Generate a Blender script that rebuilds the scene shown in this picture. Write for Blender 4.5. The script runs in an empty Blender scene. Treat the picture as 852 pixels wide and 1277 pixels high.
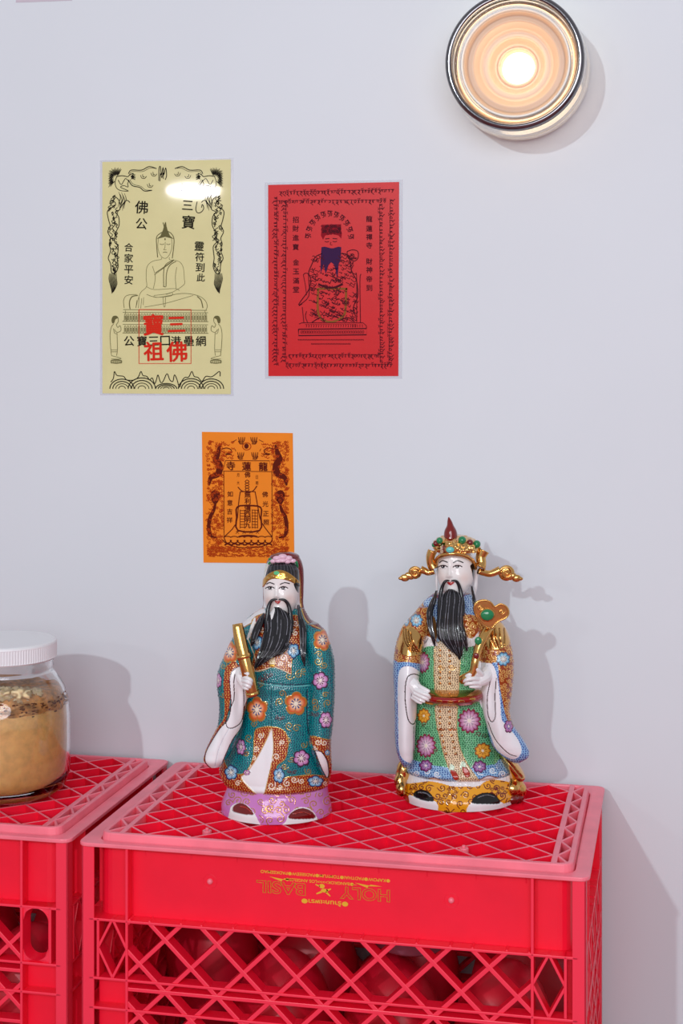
import bpy, bmesh, math, random
import numpy as np
from mathutils import Vector, Matrix
S = bpy.context.scene
COL = S.collection
PI = math.pi

# ------------------------------------------------------------------ camera
# metres; x runs along the wall, y into the wall, z up; z = 0 is the top of the crates' rim
FPX, YAW, HZ, CAMH, CX = 1928.1, -0.2141, 442.5, 0.4644, 426.0
CW, SW_ = math.cos(YAW), math.sin(YAW)
WALLY, FLOORZ = 1.6967, -0.28
cam_d = bpy.data.cameras.new('camera')
cam = bpy.data.objects.new('camera', cam_d); COL.objects.link(cam)
cam.location = (0, 0, CAMH); cam.rotation_euler = (PI/2, 0, -YAW)
cam_d.sensor_fit = 'HORIZONTAL'; cam_d.sensor_width = 36; cam_d.lens = FPX/852*36
cam_d.shift_y = -(638.5-HZ)/852; cam_d.clip_start = 0.02
S.camera = cam
# ------------------------------------------------------------------ world, lights, exposure
w = bpy.data.worlds.new('world'); S.world = w; w.use_nodes = True
bg = w.node_tree.nodes['Background']
bg.inputs[0].default_value = (0.94, 0.94, 1.0, 1); bg.inputs[1].default_value = 0.43
def lamp(name, kind, loc, power, color, size=0.04, sy=None, aim=None):
    d = bpy.data.lights.new(name, kind); d.energy = power; d.color = color
    if kind == 'AREA':
        d.shape = 'ELLIPSE'; d.size = size; d.size_y = sy or size
    else: d.shadow_soft_size = size
    o = bpy.data.objects.new(name, d); COL.objects.link(o); o.location = loc
    if aim: o.rotation_euler = (Vector(aim)-Vector(loc)).to_track_quat('-Z', 'Y').to_euler()
    return o
lamp('flash_key', 'POINT', (-0.90, -1.80, 1.40), 106, (0.86, 0.97, 1.0), 0.03)
lamp('flash_side', 'AREA', (-1.66, -1.80, 1.04), 3.5, (1, 0.97, 0.95), 0.17, 0.03, (-0.4, 1.7, 0.4))
lamp('added_fill', 'AREA', (0.25, -0.9, 0.9), 24, (0.97, 0.95, 1.0), 1.5, 1.1, (-0.35, 1.6, 0.0))  # unseen soft fill, added to lift the shadows
S.view_settings.view_transform = 'Standard'; S.view_settings.look = 'None'
S.view_settings.gamma = 1; S.view_settings.use_curve_mapping = False
S.view_settings.exposure = 0.0
S.cycles.max_bounces = 10

# ------------------------------------------------------------------ measuring helpers
def pt(u, v, dep):                       # a measured point at a true distance from the camera
    xr = (u-CX)/FPX*dep
    return Vector((xr*CW+dep*SW_, -xr*SW_+dep*CW, CAMH-(v-HZ)/FPX*dep))
def wall(u, v, Y=WALLY):
    k = (u-CX)/FPX; x = Y*(SW_+k*CW)/(CW-k*SW_)
    return Vector((x, Y, CAMH-(v-HZ)/FPX*(Y*CW+x*SW_)))
def lin(c):
    a = np.asarray(c, float)/255.0
    return np.where(a <= .04045, a/12.92, ((a+.055)/1.055)**2.4)
def L3(c): return tuple(float(x) for x in lin(c))+(1.0,)

# ------------------------------------------------------------------ objects
def link(name, me, mat=None, parent=None, smooth=False):
    o = bpy.data.objects.new(name, me); COL.objects.link(o)
    if mat: me.materials.append(mat)
    if parent: o.parent = parent
    if smooth: me.polygons.foreach_set('use_smooth', [True]*len(me.polygons))
    return o
def tag(o, label, cat, group=None):
    o['label'] = label; o['category'] = cat
    if group: o['group'] = group
    return o
def thing(name, loc, label, cat, group=None):
    o = bpy.data.objects.new(name, None); COL.objects.link(o); o.location = loc; o.empty_display_size = .02
    return tag(o, label, cat, group)
def bevel(o, wd, seg=2, ang=40):
    m = o.modifiers.new('bevel', 'BEVEL'); m.width = wd; m.segments = seg; m.limit_method = 'ANGLE'; m.angle_limit = math.radians(ang)
    return o
class MB:
    def __init__(s, off=(0, 0, 0)): s.v = []; s.f = []; s.off = Vector(off)
    def add(s, vs, fs):
        n = len(s.v); s.v += [tuple(v) for v in vs]; s.f += [tuple(i+n for i in f) for f in fs]
    def box(s, a, b):
        x0, y0, z0 = a; x1, y1, z1 = b
        s.add([(x0,y0,z0),(x1,y0,z0),(x1,y1,z0),(x0,y1,z0),(x0,y0,z1),(x1,y0,z1),(x1,y1,z1),(x0,y1,z1)],
              [(0,3,2,1),(4,5,6,7),(0,1,5,4),(1,2,6,5),(2,3,7,6),(3,0,4,7)])
    def prism(s, poly, e0, e1, tr):      # poly of 2D points, extruded e0..e1, tr(a,b,e)->xyz
        n = len(poly)
        s.add([tr(a, b, e0) for a, b in poly]+[tr(a, b, e1) for a, b in poly],
              [tuple(range(n))[::-1], tuple(range(n, 2*n))]+[(i, (i+1) % n, n+(i+1) % n, n+i) for i in range(n)])
    def ring(s, o0, i0, z0, z1, o1=None):   # outer and inner loops of equal count
        n = len(o0); o1 = o1 or o0
        s.add([(x,y,z0) for x,y in o0]+[(x,y,z1) for x,y in o1]+[(x,y,z0) for x,y in i0]+[(x,y,z1) for x,y in i0],
              [f for i in range(n) for j in [(i+1) % n] for f in
               ((i,j,n+j,n+i),(n+i,n+j,3*n+j,3*n+i),(3*n+i,3*n+j,2*n+j,2*n+i),(2*n+i,2*n+j,j,i))])
    def tube(s, pts, r, seg=10, cap=True):
        pts = [Vector(p) for p in pts]; n = len(pts); rs = r if hasattr(r, '__len__') else [r]*n
        vs = []; up = None
        for i, p in enumerate(pts):
            t = (pts[min(i+1, n-1)]-pts[max(i-1, 0)]).normalized()
            if up is None: up = t.orthogonal().normalized()
            up = (up-t*up.dot(t)).normalized(); b = t.cross(up)
            vs += [p+(up*math.cos(2*PI*k/seg)+b*math.sin(2*PI*k/seg))*rs[i] for k in range(seg)]
        fs = [(i*seg+k, i*seg+(k+1) % seg, (i+1)*seg+(k+1) % seg, (i+1)*seg+k) for i in range(n-1) for k in range(seg)]
        if cap: fs += [tuple(range(seg))[::-1], tuple(range((n-1)*seg, n*seg))]
        s.add(vs, fs)
    def ball(s, c, r, nu=20, nv=12, ax=None):
        c = Vector(c); r = r if hasattr(r, '__len__') else (r, r, r); M = ax or Matrix.Identity(3)
        vs = [c+M@Vector((0, 0, r[2]))]
        for j in range(1, nv):
            for i in range(nu):
                t = PI*j/nv; p = 2*PI*i/nu
                vs.append(c+M@Vector((r[0]*math.sin(t)*math.cos(p), r[1]*math.sin(t)*math.sin(p), r[2]*math.cos(t))))
        vs.append(c-M@Vector((0, 0, r[2]))); last = len(vs)-1
        fs = [(0, 1+i, 1+(i+1) % nu) for i in range(nu)]
        fs += [(1+(j-1)*nu+i, 1+j*nu+i, 1+j*nu+(i+1) % nu, 1+(j-1)*nu+(i+1) % nu) for j in range(1, nv-1) for i in range(nu)]
        fs += [(last, 1+(nv-2)*nu+(i+1) % nu, 1+(nv-2)*nu+i) for i in range(nu)]
        s.add(vs, fs)
    def build(s, name, mat, parent=None, smooth=False, bv=0, fix=True):
        me = bpy.data.meshes.new(name); off = s.off
        if parent is not None and parent.location.length > 0 and parent.type == 'EMPTY': off = parent.location
        elif parent is not None and parent.parent is not None: off = parent.parent.location
        me.from_pydata([(x-off[0], y-off[1], z-off[2]) for x, y, z in s.v], [], s.f)
        if fix:
            b = bmesh.new(); b.from_mesh(me); bmesh.ops.recalc_face_normals(b, faces=b.faces); b.to_mesh(me); b.free()
        o = link(name, me, mat, parent, smooth)
        if bv: bevel(o, bv)
        return o
def lathe(name, prof, seg, mat, parent=None, M=None, closed=False, smooth=True, bv=0):   # prof of (r, z)
    m = MB(); M = M or Matrix.Identity(4); n = len(prof)
    m.v = [tuple(M@Vector((r*math.cos(2*PI*k/seg), r*math.sin(2*PI*k/seg), z))) for r, z in prof for k in range(seg)]
    rr = range(n if closed else n-1)
    m.f = [(i*seg+k, i*seg+(k+1) % seg, ((i+1) % n)*seg+(k+1) % seg, ((i+1) % n)*seg+k) for i in rr for k in range(seg)]
    if not closed:
        if prof[0][0] > 1e-6: m.f.append(tuple(range(seg))[::-1])
        if prof[-1][0] > 1e-6: m.f.append(tuple(range((n-1)*seg, n*seg)))
    o = m.build(name, mat, parent, smooth)
    b = bmesh.new(); b.from_mesh(o.data); bmesh.ops.remove_doubles(b, verts=b.verts, dist=1e-6)
    bmesh.ops.recalc_face_normals(b, faces=b.faces); b.to_mesh(o.data); b.free()
    if smooth: o.data.polygons.foreach_set('use_smooth', [True]*len(o.data.polygons))
    if bv: bevel(o, bv)
    return o

# ------------------------------------------------------------------ materials
def mat(name, color, rough=.5, metal=0, bump=0, bscale=50, vary=0, vscale=8, **kw):
    m = bpy.data.materials.new(name); m.use_nodes = True; nt = m.node_tree; b = nt.nodes['Principled BSDF']
    b.inputs['Base Color'].default_value = L3(color); b.inputs['Roughness'].default_value = rough; b.inputs['Metallic'].default_value = metal
    for k, v in kw.items(): b.inputs[k.replace('_', ' ')].default_value = v
    tc = nt.nodes.new('ShaderNodeTexCoord')
    if vary:
        n = nt.nodes.new('ShaderNodeTexNoise'); n.inputs['Scale'].default_value = vscale; n.inputs['Detail'].default_value = 6
        nt.links.new(tc.outputs['Object'], n.inputs['Vector'])
        r = nt.nodes.new('ShaderNodeMapRange'); r.inputs[1].default_value = .3; r.inputs[2].default_value = .7
        r.inputs[3].default_value = 1-vary; r.inputs[4].default_value = 1+vary
        nt.links.new(n.outputs[0], r.inputs[0])
        x = nt.nodes.new('ShaderNodeMix'); x.data_type = 'RGBA'; x.blend_type = 'MULTIPLY'; x.inputs[0].default_value = 1
        x.inputs[6].default_value = L3(color); nt.links.new(r.outputs[0], x.inputs[7]); nt.links.new(x.outputs[2], b.inputs['Base Color'])
    if bump:
        n = nt.nodes.new('ShaderNodeTexNoise'); n.inputs['Scale'].default_value = bscale; n.inputs['Detail'].default_value = 4
        nt.links.new(tc.outputs['Object'], n.inputs['Vector'])
        u = nt.nodes.new('ShaderNodeBump'); u.inputs['Strength'].default_value = bump; u.inputs['Distance'].default_value = .001
        nt.links.new(n.outputs[0], u.inputs['Height']); nt.links.new(u.outputs[0], b.inputs['Normal'])
    return m
M_wall = mat('painted_plaster', (220, 227, 234), .55, bump=.25, bscale=9, vary=.012, vscale=5)
M_floor = mat('terracotta_floor', (172, 104, 104), .6, vary=.1)
M_ink = mat('black_ink', (28, 24, 14), .5); M_inkg = mat('olive_ink', (104, 100, 62), .5); M_stamp = mat('red_ink', (214, 44, 24), .45)
M_inkr = mat('dark_red_ink', (74, 6, 26), .5); M_inkr2 = mat('mid_red_ink', (140, 8, 30), .5); M_inko = mat('brown_ink', (96, 26, 10), .5); M_inko2 = mat('rust_ink', (176, 62, 10), .5)
M_violet = mat('violet_ink', (58, 24, 70), .5); M_oliveg = mat('faded_gold_ink', (140, 84, 36), .5)
M_red = mat('red_crate_plastic', (246, 20, 54), .36, bump=.12, bscale=70, vary=.05, vscale=25, Subsurface_Weight=.12, Subsurface_Radius=(.006, .0008, .0008), Subsurface_Scale=.6)
M_red2 = mat('red_crate_plastic_sheen_scuffed', (246, 122, 140), .34, bump=.3, bscale=60, vary=.10, vscale=30)  # pale sheen painted into the base colour, along with dust and scuffs
for m_ in (M_ink, M_inkg, M_stamp, M_inkr, M_inkr2, M_inko, M_inko2, M_violet, M_oliveg): m_.node_tree.nodes['Principled BSDF'].inputs['Specular IOR Level'].default_value = .08
M_yprint = mat('yellow_print', (228, 176, 40), .5)
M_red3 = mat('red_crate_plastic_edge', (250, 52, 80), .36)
M_white = mat('white_plastic', (236, 236, 240), .35)
M_glass = mat('clear_glass', (255, 255, 255), .0, Transmission_Weight=1.0, IOR=1.5)

# ------------------------------------------------------------------ room
def slab(name, a, b, m, kind='structure'):
    q = MB(); q.box(a, b); o = q.build(name, m); o['kind'] = kind; return o
slab('wall_back', (-2.6, WALLY, FLOORZ), (2.2, WALLY+.08, 2.2), M_wall)
slab('floor', (-2.6, -2.4, FLOORZ-.05), (2.2, WALLY+.08, FLOORZ), M_floor)

# ------------------------------------------------------------------ prints on the wall
def smooth(pts, n=4, closed=False):
    P = [np.array(p, float) for p in pts]
    if len(P) < 3: return P
    out = []; N = len(P); rng = range(N if closed else N-1)
    g = (lambda i: P[i % N]) if closed else (lambda i: P[max(0, min(N-1, i))])
    for i in rng:
        a, b, c, d = g(i-1), g(i), g(i+1), g(i+2)
        for k in range(n):
            t = k/n; out.append(.5*((2*b)+(-a+c)*t+(2*a-5*b+4*c-d)*t*t+(-a+3*b-3*c+d)*t**3))
    if not closed: out.append(P[-1])
    return out
class Ink:                               # flat printed marks lying on a sheet
    def __init__(s, k=1, ox=0, oy=0): s.v = []; s.f = []; s.k = k; s.o = (ox, oy); s.e = []; s.n = 0
    def lift(s): s.n += 1; s.e += [(s.n % 60)*4e-6]*(len(s.v)-len(s.e))
    def stroke(s, pts, wd=.9, n=4, closed=False, taper=False):
        P = smooth(pts, n, closed) if n > 1 else [np.array(p, float) for p in pts]
        P = [p/s.k+s.o for p in P]
        if closed: P = P+[P[0]]
        N = len(P)
        if N < 2: return
        base = len(s.v)
        for i, p in enumerate(P):
            t = P[min(i+1, N-1)]-P[max(i-1, 0)]; L = math.hypot(*t) or 1
            h = wd/2*((math.sin(PI*(i+.6)/(N+.2))**.6) if taper else 1)
            nrm = np.array((-t[1], t[0]))/L*h; s.v += [p+nrm, p-nrm]
        s.f += [(base+2*i, base+2*i+1, base+2*i+3, base+2*i+2) for i in range(N-1)]; s.lift()
    def fill(s, pts, n=1, closed=True):
        P = smooth(pts, n, True) if n > 1 else pts
        b = len(s.v); s.v += [np.array(p, float)/s.k+s.o for p in P]; s.f.append(tuple(range(b, b+len(P)))); s.lift()
    def ell(s, c, rx, ry, wd=None, a0=0, a1=2*PI, n=16):
        P = [(c[0]+rx*math.cos(a0+(a1-a0)*i/n), c[1]+ry*math.sin(a0+(a1-a0)*i/n)) for i in range(n+1)]
        if wd is None: s.fill(P[:-1])
        else: s.stroke(P, wd, 1)
    def spiral(s, c, r, turns=1.3, wd=.7, a=0, d=1):
        s.stroke([(c[0]+r*(1-t*.85)*math.cos(a+d*turns*2*PI*t), c[1]+r*(1-t*.85)*math.sin(a+d*turns*2*PI*t)) for t in np.linspace(0, 1, 12)], wd, 1)
    def build(s, name, m, parent, lift):
        off = parent.location; me = bpy.data.meshes.new(name)
        V = [wall(p[0], p[1], WALLY-lift-e)-off for p, e in zip(s.v, s.e)]
        me.from_pydata(V, [], s.f); me.update()
        b = bmesh.new(); b.from_mesh(me)
        for f in b.faces:
            if f.normal.y > 0: f.normal_flip()
        b.to_mesh(me); b.free()
        return link(name, me, m, parent)
_tc = {}
def glyph(ch, bold):
    if (ch, bold) not in _tc:
        c = bpy.data.curves.new('t', 'FONT'); c.body = ch; c.offset = bold; c.resolution_u = 2
        o = bpy.data.objects.new('t', c); COL.objects.link(o); dg = bpy.context.evaluated_depsgraph_get(); dg.update()
        m = bpy.data.meshes.new_from_object(o.evaluated_get(dg))
        V = np.array([v.co[:2] for v in m.vertices]); F = [tuple(p.vertices) for p in m.polygons]
        bpy.data.objects.remove(o); bpy.data.curves.remove(c); bpy.data.meshes.remove(m)
        if len(V): V = V-(V.max(0)+V.min(0))/2
        _tc[(ch, bold)] = (V, F)
    return _tc[(ch, bold)]
def put(ink, ch, u, v, size, bold=.012, rot=0, sx=1.0, ref=None):
    V, F = glyph(ch, 0)
    if not len(V): return
    h = max(V[:, 1].max()-V[:, 1].min(), (V[:, 0].max()-V[:, 0].min())) if ref is None else ref
    V = V*(size/h); V = V*[sx, -1]; cr, sr = math.cos(rot), math.sin(rot)
    e = bold*size*.8
    for du, dv in ((-e, 0), (e, 0), (0, -e), (0, e)):
        b = len(ink.v); ink.v += [np.array((u+du+x*cr-y*sr, v+dv+x*sr+y*cr)) for x, y in V]; ink.f += [tuple(i+b for i in f) for f in F]; ink.lift()
def paper(name, q, color, label, lam=0, wr=0, coat=.0):   # q: four measured corners tl tr br bl
    C = [wall(*p) for p in q]; c = sum(C, Vector())/4
    base = Vector((c.x, WALLY, min(p.z for p in C)))
    root = thing(name, base, label, 'poster')
    m = mat(name+'_paper', color, .6, bump=wr, bscale=120, vary=.03, vscale=40)
    bs = m.node_tree.nodes['Principled BSDF']; bs.inputs['Specular IOR Level'].default_value = .2; bs.inputs['Coat Weight'].default_value = coat; bs.inputs['Coat Roughness'].default_value = .035 if coat == 1 else .32
    N = 10; b = MB()
    P = lambda a, t, y: ((C[0]*(1-a)+C[1]*a)*(1-t)+(C[3]*(1-a)+C[2]*a)*t)+Vector((0, -y, 0))
    b.v = [tuple(P(i/N, j/N, .0006)) for j in range(N+1) for i in range(N+1)]
    b.f = [(j*(N+1)+i, (j+1)*(N+1)+i, (j+1)*(N+1)+i+1, j*(N+1)+i+1) for j in range(N) for i in range(N)]
    o = b.build('sheet', m, root, fix=False); s = o.modifiers.new('t', 'SOLIDIFY'); s.thickness = .0004; s.offset = -1
    if lam:
        lm = mat(name+'_laminate', (236, 238, 246), .12, Alpha=.35)
        e = lam; O = [(q[0][0]-e, q[0][1]-e*.7), (q[1][0]+e, q[1][1]-e*.7), (q[2][0]+e, q[2][1]+e*.7), (q[3][0]-e, q[3][1]+e*.7)]
        b = MB(); vo = [wall(u, v, WALLY-.0003) for u, v in O]; vi = [wall(u, v, WALLY-.0003) for u, v in q]
        b.v = [tuple(x) for x in vo+vi]; b.f = [(i, (i+1) % 4, 4+(i+1) % 4, 4+i) for i in range(4)]
        o = b.build('laminate_border', lm, root, fix=False); s = o.modifiers.new('t', 'SOLIDIFY'); s.thickness = .0004; s.offset = 0
    return root
R_ = random.Random(7)
# --- yellow talisman
yr = paper('paper_talisman', [(127.9, 202), (288, 199), (288, 491.5), (128, 490.5)], (222, 216, 158), 'pale yellow laminated paper talisman with seated Buddha line drawing and red stamp', 3.2, .08, 1.0)
K = 8.515
a = Ink(K, 125, 195)                     # left half border drawn in zoomed coordinates
def hairy(ink, cx, cy, side, k):         # radiating mane strokes of the dragon head
    for i in range(26):
        t = i/25; ang = PI*.42+t*PI*.95 if side < 0 else PI*.58-t*PI*.95
        d = (math.cos(ang), -math.sin(ang)); r0 = 55; r1 = 100+14*math.sin(i*2.1)
        if abs(d[0])*r1 > 105: r1 = 105/abs(d[0])
        ink.stroke([(cx+d[0]*r0, cy+d[1]*r0), (cx+d[0]*(r0+r1)/2+4, cy+d[1]*(r0+r1)/2-4), (cx+d[0]*r1, cy+d[1]*r1)], .75, 3, taper=True)
def border(ink, mir):
    X = lambda x: (x if not mir else 1390-x)   # mirrored copy on the sheet's other side
    T = lambda pts: [(X(x), y) for x, y in pts]
    st = lambda pts, wd=.85, **k: ink.stroke(T(pts), wd, **k)
    for i in range(30):
        t = i/29; ang = PI*.36+t*PI*.92; dx, dy = math.cos(ang), -math.sin(ang)
        r0 = 40+8*math.sin(i*1.7); r1 = min(125, 92/max(.3, abs(dx)))*(.92+.08*math.sin(i*2.3))
        st([(175+dx*r0, 240+dy*r0), (175+dx*(r0+r1)/2, 240+dy*(r0+r1)/2-5), (175+dx*r1, 240+dy*r1)], .8, n=3, taper=True)
    st([(175, 215), (158, 270), (170, 330), (215, 362), (300, 368), (240, 340), (215, 325), (250, 310), (295, 325), (290, 290), (300, 265), (270, 235), (250, 260), (222, 300), (190, 250)], .8)
    st([(170, 215), (230, 205), (290, 215), (310, 200), (350, 180), (340, 215), (365, 205), (330, 240), (372, 222)], 1.0)
    for y in (190, 205, 225, 240): st([(325, 215), (355, y), (372, y+5)], .8, n=2)
    st([(300, 185), (330, 145), (440, 145), (520, 108), (598, 130)], 1.0); st([(310, 195), (340, 160), (450, 160), (525, 125), (590, 128)], .5)
    st([(300, 250), (340, 310), (420, 330), (470, 368), (550, 360)], 1.0); st([(315, 245), (350, 295), (430, 318), (480, 355), (545, 358)], .5)
    for cx, cy in ((460, 215), (570, 190), (530, 310)):
        st([(cx-32, cy-15), (cx-18, cy+15), (cx+12, cy+18), (cx+32, cy-5)], .7); st([(cx-10, cy-25), (cx-5, cy+5), (cx+10, cy-2)], .7)
    for i, (x, y) in enumerate([(225, 395), (240, 420), (255, 400), (270, 430), (285, 410)]):
        st([(x-30, y-20), (x-10, y+40), (x-25, y+90), (x-35, y+145)], .8, taper=True)
    st([(215, 545), (260, 480), (290, 468), (315, 490)], 1.0)
    pts = []
    rr = random.Random(3 if mir else 5)
    st([(105, 470), (150, 480), (160, 520), (95, 560), (75, 600), (90, 680), (105, 740), (80, 800), (110, 870), (95, 930), (110, 1000), (85, 1080), (110, 1140), (120, 1230), (160, 1240), (190, 1170), (180, 1080), (190, 960), (150, 900), (170, 800), (200, 730), (195, 640), (160, 590), (210, 560), (200, 470), (150, 420)], 1.0)
    for i in range(44):
        y = 440+i*18.3; x = 105+rr.random()*75; s = 14+rr.random()*20; d = rr.choice((-1, 1))
        st([(x-s*.3*d, y-s), (x+s*.7*d, y-s*.3), (x+s*.1*d, y+s*.5), (x+s*.6*d, y+s*1.1)], .75+rr.random()*.3)
        if i % 3 == 0: ink.spiral((X(x), y), 14, 1.1, .8, rr.random()*6, d)
    for i in range(9):
        x = 100+i*9; st([(x, 1240), (x-8+i, 1300), (x+6, 1360), (120+i*3, 1420+(i*37) % 40)], .8, n=3, taper=True)
border(a, False); border(a, True)
a.stroke([(622, 260), (625, 130), (640, 110), (650, 200), (668, 115), (675, 200), (695, 120), (705, 200), (690, 250)], 1.0); a.stroke([(635, 265), (640, 180), (655, 230), (668, 170), (672, 240)], .9)
a.stroke([(1030, 480), (1015, 560), (1035, 600), (1075, 590), (1100, 550), (1085, 510), (1075, 545)], 1.0)
a.build('printed_dragon_border', M_ink, yr, .0008)
b = Ink(3.99*1.0, 110, 190)              # the seated figure, in another zoom's coordinates
K2 = 783/190
b = Ink(K2, 110, 190)
for pts, wd in (([(385,360),(392,400),(372,415),(352,435),(352,480),(357,540)], 1.0), ([(398,360),(405,400),(425,415),(440,440),(440,480),(432,545)], 1.0),
    ([(362,440),(358,490),(372,530),(395,545),(415,530),(430,490),(428,440)], .5), ([(368,470),(380,474),(390,470)], .7), ([(402,470),(412,474),(422,470)], .7),
    ([(396,460),(394,490),(388,500),(402,500)], .5), ([(384,515),(395,512),(406,515)], .8), ([(375,540),(375,550),(330,560),(302,590),(298,650),(300,690),(270,720),(255,760),(245,800)], .5),
    ([(418,540),(420,552),(465,560),(488,590),(494,650),(492,680),(440,715),(400,730)], .5), ([(345,620),(440,555)], .9), ([(340,630),(435,560)], .5), ([(388,690),(388,610),(400,575),(440,552)], .9), ([(400,690),(403,620),(420,580),(452,560)], .9), ([(385,688),(398,692)], .9),
    ([(330,585),(345,640),(335,700)], .5), ([(455,590),(448,640),(452,700)], .5), ([(300,690),(340,705),(440,700),(470,710)], .5), ([(185,800),(182,760),(200,735),(250,730)], .6), ([(215,805),(212,770),(225,742),(255,735)], 1.2),
    ([(250,760),(245,800)], .5), ([(262,745),(258,800)], .5), ([(275,750),(270,802)], .5), ([(285,745),(283,785)], .5), ([(300,730),(360,745),(480,725),(560,735),(600,760),(612,790),(605,810)], .6), ([(560,740),(580,760),(590,800)], 1.2),
    ([(290,795),(400,775),(540,735)], .5), ([(180,808),(610,812)], .7), ([(340,735),(400,728),(430,720),(425,738),(345,745),(340,735)], .5), ([(385,745),(388,790),(395,790),(397,745)], .5), ([(190,812),(200,870)], .5), ([(600,812),(606,870)], .5)):
    b.stroke(pts, wd)
b.fill([(372,428),(384,400),(396,355),(408,400),(420,428),(440,445),(396,434),(352,445)])
b.ell((395, 446), 3, 6)
for y0, y1 in ((822, 868), (884, 928)):
    b.stroke([(178, y0), (616, y0+2)], .6); b.stroke([(176, y1), (618, y1+2)], .7)
    for i in range(30):
        x = 190+i*14.3; b.stroke([(x-5, y1), (x-4, y0+14), (x, y0+6), (x+4, y0+14), (x+5, y1)], .5, 2); b.stroke([(x, y0+18), (x, y1-6)], .9, 1)
for sgn, cx in ((1, 140), (-1, 660)):    # attendants on their stools
    T = lambda pts: [(cx+sgn*x, y) for x, y in pts]
    b.fill(T([(-20, 860), (-12, 842), (5, 840), (14, 850), (0, 858), (-6, 875), (-16, 878)]), 3)
    for pts in ([(14, 850), (14, 870), (4, 885)], [(-8, 880), (-22, 900), (-28, 940), (-24, 1010), (-20, 1045)], [(4, 885), (12, 900), (24, 890), (28, 915), (8, 925), (-5, 910)], [(-10, 905), (-4, 930), (10, 930)], [(8, 930), (10, 1010), (6, 1045)], [(-22, 1015), (8, 1015)], [(-22, 1025), (8, 1025)], [(-20, 1045), (20, 1055), (26, 1062), (-22, 1062)]): b.stroke(T(pts), .6)
    b.ell((cx+sgn*4, 1075), 28, 10, .7)
    for i in range(8): b.ell((cx+sgn*4-24+i*7, 1076), 4, 8, .6, n=8)
b.build('printed_seated_figure', M_inkg, yr, .0008)
b = Ink(852/165, 125, 340)
for pts in ([(68,705),(85,680),(92,636),(108,662),(150,668),(170,690),(215,692),(245,672),(262,636),(275,662),(300,668),(318,690),(335,678),(350,715),(362,690),(372,658),(388,705),(405,700),(430,650),(448,690),(468,700),(478,658),(495,690),(510,738),(525,700),(545,675),(570,672),(590,636),(605,668),(630,675),(655,700),(680,668),(720,670),(768,636),(772,668)],): b.stroke(pts, 1.1, 4)
for cx, w0 in ((140, 78), (268, 88), (425, 68), (585, 82), (715, 80)):
    for j in range(4):
        r = w0*(1-j*.24)
        b.ell((cx, 748), r, r*.8 if w0 > 70 else r*.5, 1.25 if j < 2 else .9, PI, 2*PI)
b.build('printed_hills', M_ink, yr, .0008)
b = Ink()
for ch, u, v, s in [('佛', 176.5, 258.5, 16), ('公', 176.5, 279, 14), ('三', 234, 256, 13), ('寶', 235, 277, 16.5), ('合', 160.5, 308.5, 10.5), ('家', 160.5, 322, 11), ('平', 160.5, 336, 11), ('安', 160.5, 349, 11), ('靈', 248.5, 307, 11.5), ('符', 249, 320.5, 11), ('到', 249.5, 333.5, 11), ('此', 250.5, 346, 10)]:
    put(b, ch, u, v, s, .018, .06)
for ch, u in zip('公寶三口港壘網', (161, 177, 191.5, 206, 219.5, 235.5, 250.5)): put(b, ch, u, 425.3, 12.5, .02, -.03)
b.build('printed_lettering', M_ink, yr, .0009)
b = Ink(); b.stroke([(173.3, 386), (238.2, 386), (238.2, 453.3), (173.3, 453.3)], 1.0, 1, True)
for ch, u, v, s in [('寶', 191.3, 405, 26), ('三', 220, 404.5, 21), ('祖', 191.5, 438, 24), ('佛', 220.5, 438.5, 25)]: put(b, ch, u, v, s, .03, -.03)
b.build('red_stamp', M_stamp, yr, .0011)

# --- red talisman
rr_ = paper('paper_talisman', [(334.6, 230.7), (498, 227), (497, 469), (335, 469)], (206, 0, 16), 'red laminated paper talisman with bearded seated deity and rows of script', 4.5, .5, .3)
b = Ink(); rg = random.Random(11)
def script_row(x0, y0, x1, y1, n, s=1.0):   # unreadable tiny brush script, glyph by glyph
    dx, dy = x1-x0, y1-y0; L = math.hypot(dx, dy); tx, ty = dx/L, dy/L; nx, ny = -ty, tx
    for i in range(n):
        cx = x0+dx*(i+.5)/n; cy = y0+dy*(i+.5)/n; g = L/n
        q = lambda a, c: (cx+tx*a*g+nx*c*s, cy+ty*a*g+ny*c*s)
        b.stroke([q(-.45, -2.0+rg.random()*.4), q(.45, -2.0+rg.random()*.4)], .8, 1)
        for _ in range(2):
            a0 = rg.uniform(-.35, .2); b.stroke([q(a0, -2), q(a0+rg.uniform(-.2, .4), rg.uniform(-.5, .6)), q(a0+rg.uniform(-.3, .2), rg.uniform(.8, 2.2))], .75, 3)
        if rg.random() < .35: b.stroke([q(-.3, 1.5), q(.2, 2.8), q(.4, 4.2)], .8, 3)
        if rg.random() < .3: b.stroke([q(-.3, -4), q(.0, -3), q(.4, -4.2)], .7, 2)
script_row(348, 241, 492, 238, 34); script_row(345, 252, 482, 251, 30)
script_row(343.5, 245, 343.5, 456, 48); script_row(355, 250, 354, 452, 46)
script_row(476, 452, 475.5, 254, 46); script_row(487, 455, 488.5, 248, 48)
script_row(360, 444, 474, 444, 28); script_row(356, 455.5, 490, 456, 34)
b.build('printed_script_border', M_inkr, rr_, .0008)
b = Ink()
for s, u, vs in (('招財進寶', 368.8, (274, 285, 296.5, 308)), ('金玉滿堂', 369.2, (327, 338.5, 350, 361)), ('龍蓮禪寺', 460.5, (273, 285, 295.5, 306)), ('財神帝到', 460.5, (326, 336.5, 348, 359))):
    for ch, v in zip(s, vs): put(b, ch, u, v, 7.6, .02)
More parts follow.
